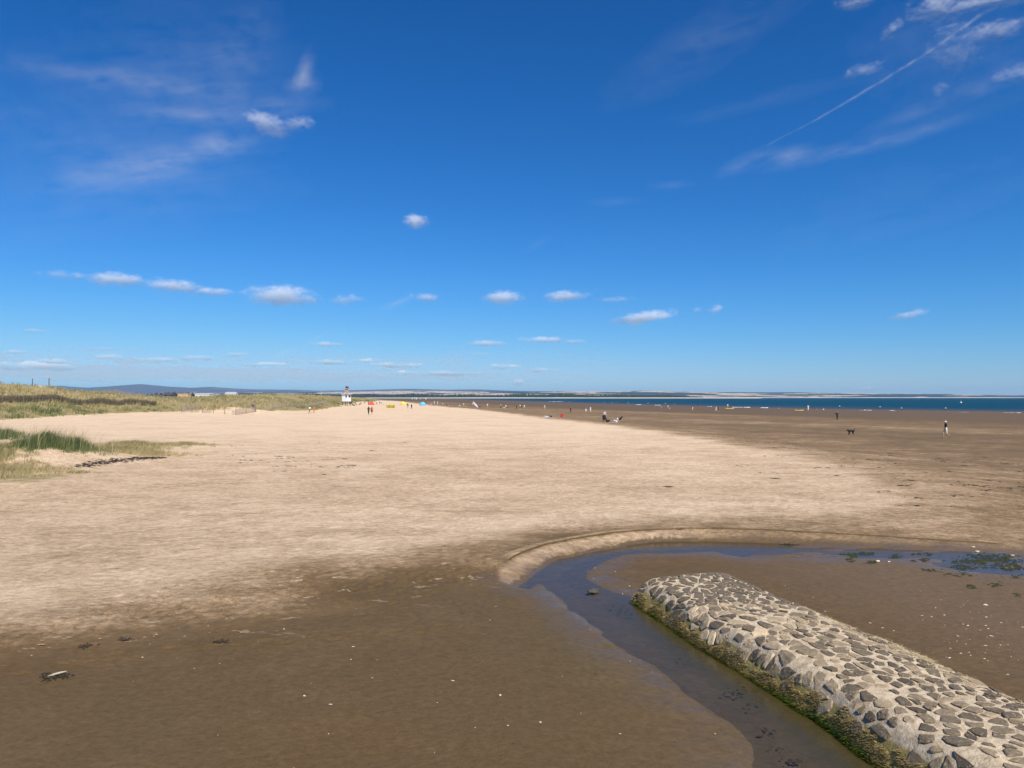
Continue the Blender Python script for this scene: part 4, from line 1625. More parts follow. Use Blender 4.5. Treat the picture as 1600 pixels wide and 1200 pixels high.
person(851, 640, 'stand', 180, 'cream', 'khaki', 'person in cream standing alone above the tide wrack', height=1.6, group=W_GRP)
person(946.3, 659.2, 'stand', 160, 'lightgrey', 'charcoal', 'person in light grey top standing behind the black camping chair', height=1.75, long_leg=True, group=W_GRP,
       at=(lambda p: (p.x, p.y + 1.4, H(p.x, p.y + 1.4)))(hit(946.3, 659.6)))
person(963.5, 660, 'sit', 100, 'white', 'white', 'person in white sitting on the sand right of the camping chair', height=1.7, group='people sitting on the sand')
S_GRP = 'people sitting on the sand'
person(855, 652.3, 'lie', 80, 'white', 'lightgrey', 'person in white lying on a towel at the edge of the dry sand', height=1.7, group=S_GRP)
person(877.6, 652.2, 'sit', 150, 'red', 'red', 'person in red sitting alone at the edge of the dry sand', height=1.75, sleeves='long', long_leg=True, group=S_GRP)
person(504, 638.6, 'lie', 95, 'orange', 'brown', 'sunbather in orange lying against the dune grass', height=1.7, group=S_GRP)
person(509, 638.4, 'sit', 170, 'tan', 'black', 'bare-chested sunbather sitting against the dune grass', height=1.7, group=S_GRP)
# the crowd by the lifeguard hut
crowd = [(546.5, 632.2, 'sit', 'black', 'charcoal', 'person in black sitting right below the lifeguard hut'),
         (549.3, 630.4, 'sit', 'charcoal', 'black', 'person in charcoal sitting behind the one in black by the hut'),
         (551.8, 633.6, 'sit', 'white', 'denim', 'person in white top sitting in front of the hut crowd'),
         (555.2, 632.2, 'kneel', 'navy', 'black', 'person in navy kneeling among the hut crowd'),
         (557.6, 633.4, 'sit', 'white', 'black', 'person in white and black sitting amid the hut crowd'),
         (561.5, 633.2, 'sit', 'tan', 'charcoal', 'bare-shouldered person sitting at the right of the hut crowd'),
         (564.5, 632.4, 'kneel', 'charcoal', 'navy', 'person in charcoal kneeling at the right end of the hut crowd'),
         (570, 630, 'sit', 'black', 'navy', 'person in black sitting left of the red beach tent'),
         (575.6, 630, 'sit', 'navy', 'black', 'person in navy sitting just left of the red beach tent')]
for (x, y, k, t_, b_, l) in crowd:
    person(x, y, k, 150 + 40 * math.sin(x), t_, b_, l, height=2.0, group='sunbathers near the lifeguard hut')
more = [(588.8, 633, 'stride', 150, 'white', 'charcoal', 'person in white top and dark trousers right of the red tent', 2.0, True),
        (593.5, 631.8, 'walk', 160, 'lightgrey', 'navy', 'person in pale grey and navy walking behind the yellow windbreak', 2.0, True),
        (595.8, 631.6, 'walk', 190, 'white', 'denim', 'person in white and denim walking behind the yellow windbreak', 1.9, False),
        (599, 631.8, 'sit', 170, 'white', 'black', 'person in white sitting just behind the yellow windbreak', 1.9, False),
        (632.6, 630.4, 'stand', 180, 'black', 'black', 'person in black standing by the orange-yellow tent', 1.9, True),
        (634.2, 631.6, 'kneel', 170, 'white', 'khaki', 'person in white kneeling beside the orange-yellow tent', 1.8, False),
        (665.6, 632, 'stand', 190, 'navy', 'charcoal', 'person in navy standing right of the blue beach tent', 1.9, True),
        (669.6, 633.6, 'sit', 170, 'purple', 'white', 'person in purple sitting right of the blue beach tent', 1.9, False),
        (673.4, 633.8, 'sit', 150, 'lightgrey', 'navy', 'person in grey sitting between blue tent and feather flags', 1.9, False),
        (676.4, 634.4, 'lie', 80, 'navy', 'pink', 'person in navy lying in front of the feather flags', 1.8, False),
        (692, 632, 'sit', 170, 'cream', 'khaki', 'person in cream sitting right of the feather flags', 1.7, False),
        (697.6, 634.4, 'sit', 140, 'maroon', 'black', 'person in maroon sitting right of the feather flags', 1.8, False),
        (702.6, 637, 'lie', 90, 'coral', 'khaki', 'person in coral lying on the sand left of the closed parasol', 1.7, False),
        (718, 635.4, 'sit', 160, 'white', 'black', 'person in white sitting just left of the closed parasol', 1.8, False),
        (724.5, 635.2, 'stand', 180, 'white', 'khaki', 'person in white standing right of the closed parasol', 1.6, False),
        (728, 636, 'sit', 170, 'brown', 'cream', 'person in brown sitting right of the closed parasol', 1.8, False),
        (738.4, 633.6, 'stand', 180, 'white', 'lightgrey', 'person in white standing left of the lilac sail', 1.5, False),
        (750, 636.8, 'sit', 120, 'black', 'charcoal', 'person in black sitting at the foot of the lilac sail', 1.7, True),
        (761.5, 637.2, 'walk', 200, 'white', 'khaki', 'dark-haired person in white top between the sail and seated group', 1.75, False),
        (763.2, 636.2, 'stand', 170, 'tan', 'charcoal', 'bare-chested person beside the dark-haired one in white', 1.5, False),
        (782.2, 638, 'stand', 180, 'khaki', 'charcoal', 'thin person in khaki standing left of the seated group', 1.7, True),
        (788, 638, 'kneel', 150, 'black', 'white', 'person in black kneeling at the left of the seated group', 1.9, False),
        (790.4, 636.6, 'sit', 190, 'white', 'khaki', 'person in white sitting in the middle of the group', 2.0, False),
        (792.8, 639, 'sit', 170, 'charcoal', 'navy', 'person in charcoal sitting at the right of the group', 1.9, False),
        (807.2, 639.4, 'stand', 180, 'charcoal', 'black', 'person in charcoal standing left of the one in yellow', 1.6, True),
        (812.6, 639.4, 'stand', 170, 'yellow', 'black', 'person in yellow top standing among four people', 1.7, False),
        (815.4, 637.6, 'stand', 180, 'black', 'navy', 'person in black standing right of the one in yellow', 1.7, True),
        (819.2, 639.6, 'walk', 190, 'white', 'khaki', 'person in white walking at the right of four people', 1.6, False)]
for (x, y, k, f, t_, b_, l, h, ll) in more:
    person(x, y, k, f, t_, b_, l, height=h, long_leg=ll, hair=('darkhair', 'fairhair')[int(x) % 2], group='beachgoers along the edge of the dry sand')
shore = [(1033, 639, 'bend', 90, 'brown', 'pink', 'person in brown bending over on the wet sand', 1.9), (1043.6, 638.6, 'stand', 180, 'cream', 'pink', 'person in cream standing beside a child on wet sand', 1.5),
         (1046.6, 639.8, 'stand', 180, 'pink', 'cream', 'small child in pink on the wet sand', .85), (1082.2, 641.8, 'bend', 80, 'maroon', 'white', 'person in maroon and white stooping near the water', 2.0),
         (1119, 643.6, 'stride', 100, 'white', 'white', 'person in white paired with someone in black near the water', 1.75), (1122.8, 643.4, 'walk', 250, 'black', 'charcoal', 'person in black beside the one in white near the water', 1.8),
         (1137, 638, 'stand', 180, 'white', 'khaki', 'person in white standing at the yellow kayak by the surf', 2.0), (1217, 638.4, 'sit', 170, 'black', 'white', 'person in black sitting at the water edge', 1.6),
         (1262.8, 642.6, 'raise', 180, 'white', 'white', 'tall figure in white with raised arms right of the yellow kayak', 2.0), (1275, 641.8, 'bend', 200, 'brown', 'pink', 'person in brown stooping right of the white figure', 1.6),
         (1287, 640.8, 'kneel', 110, 'charcoal', 'white', 'person in charcoal crouching at the water edge', 2.0), (1350.6, 642, 'kneel', 250, 'navy', 'white', 'person in navy and white crouching at the surf line', 2.3)]
for (x, y, k, f, t_, b_, l, h) in shore:
    person(x, y, k, f, t_, b_, l, height=h, hair=('darkhair', 'fairhair')[int(x) % 2], group='people by the water')
waders = [(1311.8, 636.6, 'white', 'bather in white in the shallows beyond the grey-haired person'), (1375, 638, 'white', 'bather in white vest wading beyond the black dog'), (1408.6, 640.2, 'paleblue', 'bather in pale blue wading right of the white vest'),
          (1477.6, 640.4, 'cream', 'bather in cream wading behind the man in the white cap'), (1012.6, 631, 'white', 'bather in white wading between the spread row and the child in pink'), (1039.6, 631.6, 'white', 'bather in white wading near the stooping person in brown'),
          (1053.6, 633, 'cream', 'bather in cream wading right of the child in pink'), (1091.6, 633, 'black', 'bather in black wading left of the pair at the water'), (944.5, 629.8, 'white', 'bather in white wading above the standing grey-topped person'),
          (956, 629.8, 'lightgrey', 'bather in grey wading second from the left of a spread row'), (964.5, 630.2, 'tan', 'bare-chested bather wading in the spread row'), (982, 630.8, 'white', 'bather in white wading at the right of the spread row'),
          (889.6, 628.4, 'white', 'bather in white wading above the person in maroon'), (892.6, 628.4, 'tan', 'bare-chested bather beside the one above maroon jacket'), (866.6, 628.3, 'white', 'bather in white wading at the left end of the sea')]
for (x, y, t_, l) in waders:
    v = pix_dir(x, y + .6)
    t = (SEA_Z - CAM_Z) / v.z
    p = (v.x * t, v.y * t, SEA_Z)
    person(0, 0, 'wade', 180 + 30 * math.sin(x), t_, 'navy', l, height=1.75, group='bathers in the sea', at=p, sink=.45)


# ------------------------------------------------------------------ dog
def dog(px, py):
    p = hit(px, py)
    J = [(0, -.02, .46), (0, .16, .47), (0, .34, .47), (0, .46, .50), (0, .56, .52), (0, .66, .50), (0, .78, .46),      # spine from loin to muzzle
         (0, -.22, .47), (0, -.36, .56), (0, -.46, .68), (0, -.48, .76),                                              # rump and tail
         (.09, .36, .36), (.09, .33, .22), (.09, .38, .03), (.09, .43, .02), (-.09, .36, .36), (-.09, .40, .20), (-.09, .46, .03), (-.09, .51, .02),
         (.09, -.20, .38), (.10, -.13, .26), (.10, -.27, .16), (.10, -.24, .02), (-.09, -.20, .38), (-.10, -.08, .26), (-.10, -.20, .15), (-.10, -.14, .02),
         (.07, .55, .61), (-.07, .55, .61)]
    E = [(0, 1), (1, 2), (2, 3), (3, 4), (4, 5), (5, 6), (0, 7), (7, 8), (8, 9), (9, 10), (2, 11), (11, 12), (12, 13), (13, 14), (2, 15), (15, 16), (16, 17), (17, 18),
         (7, 19), (19, 20), (20, 21), (21, 22), (7, 23), (23, 24), (24, 25), (25, 26), (4, 27), (4, 28)]
    rad = [.11, .12, .13, .085, .085, .065, .04, .10, .035, .03, .02, .06, .04, .028, .026, .06, .04, .028, .026, .075, .045, .028, .028, .075, .045, .028, .028, .03, .03]
    me = bpy.data.meshes.new('dog')
    me.from_pydata(J, E, [])
    o = bpy.data.objects.new('dog', me)
    C.objects.link(o)
    sk = o.modifiers.new('skin', 'SKIN')
    sk.use_smooth_shade = True
    for i, v in enumerate(me.skin_vertices[0].data):
        v.radius = (rad[i], rad[i])
        v.use_root = (i == 0)
    o.modifiers.new('sub', 'SUBSURF').render_levels = 2
    bpy.context.view_layer.update()
    me2 = bpy.data.meshes.new_from_object(o.evaluated_get(bpy.context.evaluated_depsgraph_get()))
    bpy.data.objects.remove(o)
    o = link('dog', me2, plain('black_fur', (.012, .011, .010), .6, .3, 20))
    o.location = p
    o.scale = (.95,) * 3
    o.rotation_euler = (0, 0, R(108))
    tag(o, 'black dog with raised tail standing on the damp sand', 'dog')


dog(1331, 679.3)


# ------------------------------------------------------------------ beach gear
def camp_chair(px, py):
    p = hit(px, py)
    e = empty('camping_chair', p, R(15))
    tag(e, 'black folding camping chair facing left on the dry sand', 'chair')
    fab, met = cloth('black'), plain('black_tube', (.02, .02, .02), .4)
    MB().box((0, 0, .40), (.54, .52, .05)).build('seat', fab, e)
    MB().box((0, .24, .70), (.54, .06, .62), 0, 1, -.18).build('backrest', fab, e)
    for sx in (-1, 1):
        MB().box((sx * .30, 0, .60), (.06, .52, .04)).build('armrest', fab, e)
        MB().tube([(sx * .27, -.25, 0), (sx * .27, .22, .58)], .016).build('leg', met, e)
        MB().tube([(sx * .25, .27, 0), (sx * .25, -.25, .60)], .016).build('leg', met, e)
    b = MB().box((.45, -.1, .17), (.5, .34, .30), .2)
    b.bm.verts.ensure_lookup_table()
    o = b.build('holdall', fab, None, False, .03)
    o.location = p
    tag(o, 'black holdall on the sand beside the camping chair', 'bag')


camp_chair(945, 659.6)


def closed_parasol(px, py, h, label, col, lean=0.0, rz=0.0):
    p = hit(px, py)
    e = empty('closed_parasol', p - Vector((0, 0, .05)), R(rz))
    e.rotation_euler = (lean, 0, R(rz))
    tag(e, label, 'parasol')
    MB().tube([(0, 0, 0), (0, 0, h)], .02).build('pole', plain('pole_white', (.6, .6, .6), .5), e)
    b = MB()
    n = 12
    rows = [(.40, .10), (.48, .13), (.75, .09), (.97, .03)]
    vs = [[(math.cos(2 * math.pi * k / n) * r * (1 + .25 * (k % 2)), math.sin(2 * math.pi * k / n) * r * (1 + .25 * (k % 2)), z * h) for k in range(n)] for z, r in rows]
    b.poly(sum(vs, []), [(a * n + k, a * n + (k + 1) % n, (a + 1) * n + (k + 1) % n, (a + 1) * n + k) for a in range(3) for k in range(n)])
    b.build('canopy', cloth(col), e, True)


closed_parasol(720.2, 635.8, 2.3, 'closed dark green parasol standing among the sunbathers', 'green')
closed_parasol(964.0, 659.6, 1.5, 'folded black parasol leaning over the person in white', 'black', .75, 62)


def towel(px, py, col, rz, label):
    p = hit(px, py)
    n = 6
    b = MB()
    pts = []
    for j in range(n):
        for i in range(4):
            x, y = (i / 3 - .5) * .85, (j / (n - 1) - .5) * 1.8
            c, s_ = math.cos(rz), math.sin(rz)
            wx, wy = p.x + x * c - y * s_, p.y + x * s_ + y * c
            pts.append((wx - p.x, wy - p.y, H(wx, wy) - p.z + .025 + .01 * math.sin(i * 2 + j)))
    b.poly(pts, [(j * 4 + i, j * 4 + i + 1, j * 4 + i + 5, j * 4 + i + 4) for j in range(n - 1) for i in range(3)])
    o = b.build('beach_towel', cloth(col), None, True)
    o.modifiers.new('thick', 'SOLIDIFY').thickness = .02
    o.location = p
    tag(o, label, 'towel')


towel(853.5, 652.6, 'cream', 1.4, 'cream towel under the person lying at the edge of dry sand')
towel(956, 660.0, 'white', 1.2, 'white towel between the camping chair and the person in white')
towel(867, 652.4, 'pink', 1.5, 'pale pink towel left of the person in red')
bg_ = MB().box((0, 0, .17), (.55, .32, .32)).build('rucksack', cloth('black'), None, False, .06)
bg_.location = hit(860, 652.4)
tag(bg_, 'black rucksack beside the person lying on a towel', 'bag')


def dome_tent(px, py, w, h, col, col2, label, rz):
    p = hit(px, py)
    e = empty('beach_tent', p, R(rz))
    tag(e, label, 'tent', 'pop-up beach tents')
    b = MB()
    nu, nv = 14, 7
    pts = []
    for j in range(nv):
        ph = j / (nv - 1) * math.pi / 2
        for i in range(nu):
            th = math.pi * (i / (nu - 1)) * 1.12 - .06 * math.pi
            pts.append((math.cos(th) * math.cos(ph) * w / 2, math.sin(th) * math.cos(ph) * w * .42, math.sin(ph) * h * (1 - .06 * math.cos(4 * th))))
    b.poly(pts, [(j * nu + i, j * nu + i + 1, (j + 1) * nu + i + 1, (j + 1) * nu + i) for j in range(nv - 1) for i in range(nu - 1)])
    o = b.build('shell', cloth(col), e, True)
    o.modifiers.new('thick', 'SOLIDIFY').thickness = .02
    MB().tube([(math.cos(a) * w / 2, 0, math.sin(a) * h) for a in np.linspace(0, math.pi, 12)], .025).build('hoop', cloth(col2), e)
    MB().box((0, .12 * w, .03), (w * .9, w * .45, .03)).build('groundsheet', cloth(col2), e)


dome_tent(580, 632.6, 2.9, 1.35, 'scarlet', 'maroon', 'red pop-up beach tent right of the lifeguard hut', 190)
dome_tent(630, 632.4, 2.9, 1.5, 'gold', 'yellow', 'orange-yellow pop-up beach tent behind the couple in black', 168)
dome_tent(660.5, 633.4, 2.9, 1.5, 'teal', 'paleblue', 'bright blue pop-up beach tent among the sunbathers', 185)


def windbreak(px0, px1, py, h, label):
    a, b_ = hit(px0, py), hit(px1, py + .4)
    e = empty('windbreak', a)
    tag(e, label, 'windbreak')
    d = b_ - a
    n = 4
    pts = [Vector((d.x * k / n, d.y * k / n + (.5 if k % 2 else 0), H(a.x + d.x * k / n, a.y + d.y * k / n + (.5 if k % 2 else 0)) - a.z)) for k in range(n + 1)]
    for q_ in pts:
        MB().tube([q_ - Vector((0, 0, .1)), q_ + Vector((0, 0, h + .15))], .022).build('pole', plain('pole_wood', (.45, .33, .2), .7), e)
    for q0, q1 in zip(pts, pts[1:]):
        b2 = MB()
        m_ = []
        for j in range(4):
            for i in range(5):
                t = i / 4
                q_ = q0.lerp(q1, t)
                m_.append((q_.x, q_.y - .12 * math.sin(t * math.pi), q_.z + .06 + h * j / 3))
        b2.poly(m_, [(j * 5 + i, j * 5 + i + 1, j * 5 + i + 6, j * 5 + i + 5) for j in range(3) for i in range(4)])
        o = b2.build('panel', cloth('yellow'), e, True)
        o.modifiers.new('thick', 'SOLIDIFY').thickness = .012


windbreak(604, 617, 637.4, 1.15, 'bright yellow windbreak standing on the dry sand')


def feather_flag(px, py, h, label):
    p = hit(px, py)
    e = empty('feather_flag', p, .2)
    tag(e, label, 'flag', 'white feather flags')
    pl = [(0, 0, -.1), (0, 0, h * .6), (.08, 0, h * .85), (.3, 0, h)]
    MB().tube(pl, .025).build('pole', plain('pole_white', (.6, .6, .6), .5), e)
    zs = np.linspace(.25, 1, 9)
    b = MB()
    pts = []
    for z in zs:
        x0 = .02 + .3 * max(0, (z - .6) / .4) ** 2
        pts += [(x0, .03, z * h), (x0 + .24 * math.sin(math.pi * min(1, (z - .2) / .8)) ** .6 + .02, .06 * math.sin(z * 7), z * h - .05)]
    b.poly(pts, [(2 * i, 2 * i + 1, 2 * i + 3, 2 * i + 2) for i in range(8)])
    o = b.build('banner', plain('banner_lilac', (.52, .50, .66), .8), e, True)
    o.modifiers.new('thick', 'SOLIDIFY').thickness = .01


feather_flag(678.2, 633, 2.0, 'white feather flag, left of the two by the blue tent')
feather_flag(683.2, 633.2, 1.9, 'white feather flag, right of the two by the blue tent')


def lilac_sail(px, py):
    p = hit(px, py)
    e = empty('resting_sail', p, R(5))
    tag(e, 'lilac and white sail resting slanted on the damp sand', 'sail')
    top = Vector((-1.0, .2, 2.35))
    foot = Vector((1.0, 0, .05))
    MB().tube([foot, (.3, .05, 1.1), top], .03).build('mast', plain('pole_white', (.6, .6, .6), .5), e)
    for k, (c, w0) in enumerate((('white', .0), ('purple2', .33), ('white', .66))):
        b = MB()
        pts = []
        for i in range(7):
            t = i / 6
            q_ = foot.lerp(top, t) + Vector((.12 * math.sin(t * 3.1), 0, .1 * math.sin(t * 3.1)))
            wd = .75 * math.sin(math.pi * (t * .8 + .12))
            for f in (w0, w0 + .33):
                pts.append((q_.x - wd * f * .8, q_.y - .25 * wd * f, q_.z - wd * f * .45))
        b.poly(pts, [(2 * i, 2 * i + 1, 2 * i + 3, 2 * i + 2) for i in range(6)])
        o = b.build('sail_panel', cloth('white') if c == 'white' else plain('lilac', (.38, .34, .72), .8), e, True)
        o.modifiers.new('thick', 'SOLIDIFY').thickness = .008


lilac_sail(743.5, 636.6)


def kayak(px, py, rz, label, ln=2.9):
    p = hit(px, py)
    e = empty('kayak', p + Vector((0, 0, .02)), R(rz))
    tag(e, label, 'kayak', 'yellow kayaks by the water')
    b = MB()
    n = 11
    rings = []
    for i in range(n):
        t = i / (n - 1)
        x = (t - .5) * ln
        w = .36 * math.sin(math.pi * (.04 + .92 * t)) ** .6
        sheer = .12 * (2 * t - 1) ** 2
        rings.append([(x, math.cos(a) * w, .20 + sheer + math.sin(a) * (.20 if math.sin(a) < 0 else .10)) for a in np.linspace(0, 2 * math.pi, 11)[:-1]])
    m_ = 10
    b.poly(sum(rings, []), [(i * m_ + k, i * m_ + (k + 1) % m_, (i + 1) * m_ + (k + 1) % m_, (i + 1) * m_ + k) for i in range(n - 1) for k in range(m_)] + [tuple(range(m_))[::-1], tuple((n - 1) * m_ + k for k in range(m_))])
    b.build('hull', plain('yellow_plastic', (.72, .52, .10), .4), e, True)
    c = MB()
    c.tube([(-.42, 0, .30), (-.25, .2, .325), (.25, .2, .325), (.42, 0, .30), (.25, -.2, .325), (-.25, -.2, .325), (-.42, 0, .30)], .03)
    c.build('cockpit_rim', cloth('black'), e)


kayak(1140, 639.4, 8, 'yellow kayak lying at the surf with a person standing by it', 3.6)
kayak(1248.5, 642.2, 5, 'yellow kayak lying on bare wet sand left of the white figure', 3.2)


def dinghy(px, py, h, label):
    v = pix_dir(px, py)
    t = (SEA_Z + .15 - CAM_Z) / v.z
    p = Vector((v.x * t, v.y * t, max(SEA_Z, H(v.x * t, v.y * t))))
    e = empty('sailing_dinghy', p, random.uniform(-.5, .5))
    tag(e, label, 'boat', 'white dinghies far along the shore')
    k = h
    b = MB()
    rings = []
    for i in range(7):
        tt = i / 6
        w = .14 * k * math.sin(math.pi * (.12 + .7 * tt)) ** .7
        rings.append([((tt - .5) * .75 * k, -w, .12 * k), ((tt - .5) * .75 * k, 0, -.02 * k), ((tt - .5) * .75 * k, w, .12 * k)])
    b.poly(sum(rings, []), [(i * 3 + j, i * 3 + j + 1, (i + 1) * 3 + j + 1, (i + 1) * 3 + j) for i in range(6) for j in range(2)] + [(i * 3, (i + 1) * 3, (i + 1) * 3 + 2, i * 3 + 2) for i in range(6)])
    b.build('hull', cloth('white'), e)
    MB().tube([(.08 * k, 0, .1 * k), (.08 * k, 0, k)], .012 * k).build('mast', plain('pole_white', (.6, .6, .6), .5), e)
    s_ = MB()
    pts = []
    for i in range(6):
        z = (.2 + .78 * i / 5) * k
        w = .40 * k * (1 - i / 5) ** .8 + .01
        pts += [(.07 * k, 0, z), (.07 * k - w * .5, .05 * k * (1 - i / 5), z), (.07 * k - w, 0, z)]
    s_.poly(pts, [(i * 3 + j, i * 3 + j + 1, (i + 1) * 3 + j + 1, (i + 1) * 3 + j) for i in range(5) for j in range(2)])
    o = s_.build('sail', cloth('white'), e, True)
    o.modifiers.new('thick', 'SOLIDIFY').thickness = .02


for x, y, h, l in ((644, 624.6, 5.6, 'white dinghy farthest left along the distant shore'), (648.4, 624.8, 6.0, 'white dinghy with tall sail, second from left far away'), (651, 624.8, 5.0, 'white dinghy third from left far along the shore'),
                   (656.6, 624.4, 4.2, 'small white dinghy fourth from left far away'), (665.6, 624.6, 5.2, 'white dinghy standing apart above the blue tent')):
    dinghy(x, y, h, l)

bu = MB()
bu.blob((0, 0, .3), (.8, .8, .75), 3, 2, .02)
bu.tube([(0, 0, .9), (0, 0, 1.9)], [.3, .05])
bo = bu.build('buoy', cloth('white'), None, True)
v = pix_dir(1501.5, 629.6)
t = (SEA_Z - CAM_Z) / v.z
bo.location = (v.x * t, v.y * t, SEA_Z)
tag(bo, 'lone white buoy floating on the sea at the right', 'buoy')


# ------------------------------------------------------------------ fences
WOOD = plain('weathered_paling', (.34, .275, .205), .9, .35, 3)
WOODP = plain('weathered_post', (.20, .155, .115), .9, .35, 3)


def fence(pts, label, h=1.15, gap=.13, missing=0.0, post=2.6, wood=None):
    """chestnut paling: posts, two wires, many thin pales"""
    P = [Vector((x, y, H(x, y))) for x, y in pts]
    e = empty('paling_fence', P[0])
    tag(e, label, 'fence', 'chestnut paling fences in the dunes')
    r = random.Random(len(pts) * 100 + int(P[0].y))
    pales = MB()
    wires = MB()
    for a, b in zip(pts, pts[1:]):
        L_ = math.hypot(b[0] - a[0], b[1] - a[1])
        n = max(2, int(L_ / gap))
        rz = math.atan2(b[1] - a[1], b[0] - a[0])
        X = np.linspace(a[0], b[0], n)
        Y = np.linspace(a[1], b[1], n)
        Z = terrain(X, Y)
        miss = fbm(np.arange(n) * gap / 1.3, np.zeros(n), int(P[0].x) + 900, 2)
        for i in range(n):
            if miss[i] < missing * .8:
                continue
            hh = h * r.uniform(.82, 1.05)
            pales.box((X[i] - P[0].x, Y[i] - P[0].y, Z[i] - P[0].z + hh / 2 - .05), (.045, .025, hh), rz + r.uniform(-.2, .2), 1, r.uniform(-.08, .08))
        npost = max(1, int(L_ / post))
        for i in range(npost + 1):
            t = i / npost
            x, y = a[0] + (b[0] - a[0]) * t, a[1] + (b[1] - a[1]) * t
            z = H(x, y)
            MB().tube([(0, 0, -.2), (r.uniform(-.04, .04), r.uniform(-.04, .04), h * r.uniform(1.05, 1.22))], [.06, .05], 6).build('post', WOODP, e).location = (x - P[0].x, y - P[0].y, z - P[0].z)
        for zz_ in (.3, .8):
            step = max(1, n // 12)
            ids = list(range(0, n, step)) + [n - 1]
            wires.tube([(X[i] - P[0].x, Y[i] - P[0].y, Z[i] - P[0].z + zz_ * h) for i in ids], .008, 4)
    o = pales.build('paling', wood or WOOD, e)
    tag(o, kind='stuff')
    wires.build('wire', plain('fence_wire', (.16, .15, .14), .5), e)


f1, f2, f3 = (hit(283.5, 644.2), hit(368.5, 648.3), hit(400, 643.6))
f0 = (f1.x - 1.5, f1.y + 17)
fence([(f0[0], f0[1]), (f1.x, f1.y)], 'short paling fence climbing the left side of the sandy enclosure', 1.25)
fence([(f1.x, f1.y), (f2.x, f2.y)], 'sparse broken paling fence along the front of the enclosure', 1.0, .16, .62)
fence([(f2.x, f2.y), (f3.x, f3.y)], 'dense pale paling fence at the right front corner of the enclosure', 1.3, .12)
fence([(f3.x, f3.y), (f3.x - 9, f3.y + 22)], 'paling fence running back up the right side of the enclosure', 1.15)
fence([(f3.x - 9, f3.y + 22), (-58, 212), (-62, 238), (-70, 290)], 'long paling fence receding along the dune foot right of the enclosure', 1.2, .17)
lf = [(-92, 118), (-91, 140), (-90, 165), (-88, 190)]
fence(lf, 'long shaded paling fence half buried in grass on the left dune', 1.45, .085, 0, 2.6, plain('shaded_paling', (.075, .062, .045), .9, .4, 3))  # shade on this fence put into the wood as a darker base colour
fence([(-109.7, 205), (-109.0, 226), (-105.5, 247)], 'pale paling fence along the upper dune on the left', 1.4, .17)


# ------------------------------------------------------------------ lifeguard hut, buildings, masts
def at_depth(px, d):
    return ((px - 800) / F * d, d)


def lifeguard_hut():
    d = 300.0
    x, y = at_depth(541.3, d)
    z = H(x, y)
    top = CAM_Z + (621 - 617.0) / F * d          # eaves
    bot = CAM_Z + (621 - 627.2) / F * d
    e = empty('lifeguard_hut', (x, y, z), R(-20))
    tag(e, 'white raised lifeguard hut with two flags at the end of the dunes', 'hut')
    w = 2.5
    hb, ht = bot - z, top - z
    white = plain('hut_white', (.80, .80, .78), .5, .04)
    dark = plain('hut_dark', (.05, .05, .055), .6)
    MB().box((0, 0, (hb + ht) / 2), (w, w, ht - hb)).build('cabin', white, e)
    MB().poly([(-w * .6, -w * .62, ht + .02), (w * .68, -w * .62, ht + .30), (w * .68, w * .62, ht + .30), (-w * .6, w * .62, ht + .02),
               (-w * .6, -w * .62, ht + .16), (w * .68, -w * .62, ht + .46), (w * .68, w * .62, ht + .46), (-w * .6, w * .62, ht + .16)],
              [(3, 2, 1, 0), (4, 5, 6, 7), (0, 1, 5, 4), (1, 2, 6, 5), (2, 3, 7, 6), (3, 0, 4, 7)]).build('roof', white, e)
    wn = MB().box((.72, -w / 2 - .02, ht - .55), (.72, .06, .8)).build('window', plain('hut_glass', (.03, .035, .045), .15), e)
    MB().box((.72, -w / 2 - .035, ht - .55), (.04, .08, .8)).build('mullion', white, wn)
    MB().box((w / 2 + .02, .2, ht - .6), (.06, 1.4, .8)).build('window', plain('hut_glass', (.03, .035, .045), .15), e)
    for sx in (-1, 1):
        for sy in (-1, 1):
            MB().box((sx * (w / 2 - .15), sy * (w / 2 - .15), hb / 2 - .1), (.14, .14, hb + .2)).build('leg', dark, e)
    MB().poly([(w / 2, -.5, hb), (w / 2 + 2.4, -.5, .05), (w / 2 + 2.4, .5, .05), (w / 2, .5, hb), (w / 2, -.5, hb - .1), (w / 2 + 2.4, -.5, -.05), (w / 2 + 2.4, .5, -.05), (w / 2, .5, hb - .1)],
              [(0, 1, 2, 3), (7, 6, 5, 4), (0, 4, 5, 1), (1, 5, 6, 2), (2, 6, 7, 3), (3, 7, 4, 0)]).build('ramp', dark, e)
    for (fx, fy, ph, cols) in ((-.55, 0, ht + 3.4, (((.02, .03, .16), (.45, .03, .04)))), (-.95, .3, ht + 2.3, (((.65, .04, .03), (.75, .45, .05))))):
        p = MB().tube([(fx, fy, ht - .2), (fx, fy, ph)], .03).build('flagpole', plain('pole_white', (.6, .6, .6), .5), e)
        for k in range(2):
            b = MB()
            pts = []
            for i in range(6):
                t = i / 5
                for j in range(2):
                    zz_ = ph - .05 - (k + j) * .42 - .10 * t + .05 * math.sin(t * 6)
                    pts.append((fx + .03 + t * 1.45, fy + .12 * math.sin(t * 7 + k * .3), zz_))
            b.poly(pts, [(2 * i, 2 * i + 1, 2 * i + 3, 2 * i + 2) for i in range(5)])
            o = b.build('flag_stripe', plain('flag_%d_%d' % (int(ph * 10), k), cols[k], .8), p, True)
            o.modifiers.new('thick', 'SOLIDIFY').thickness = .01


lifeguard_hut()


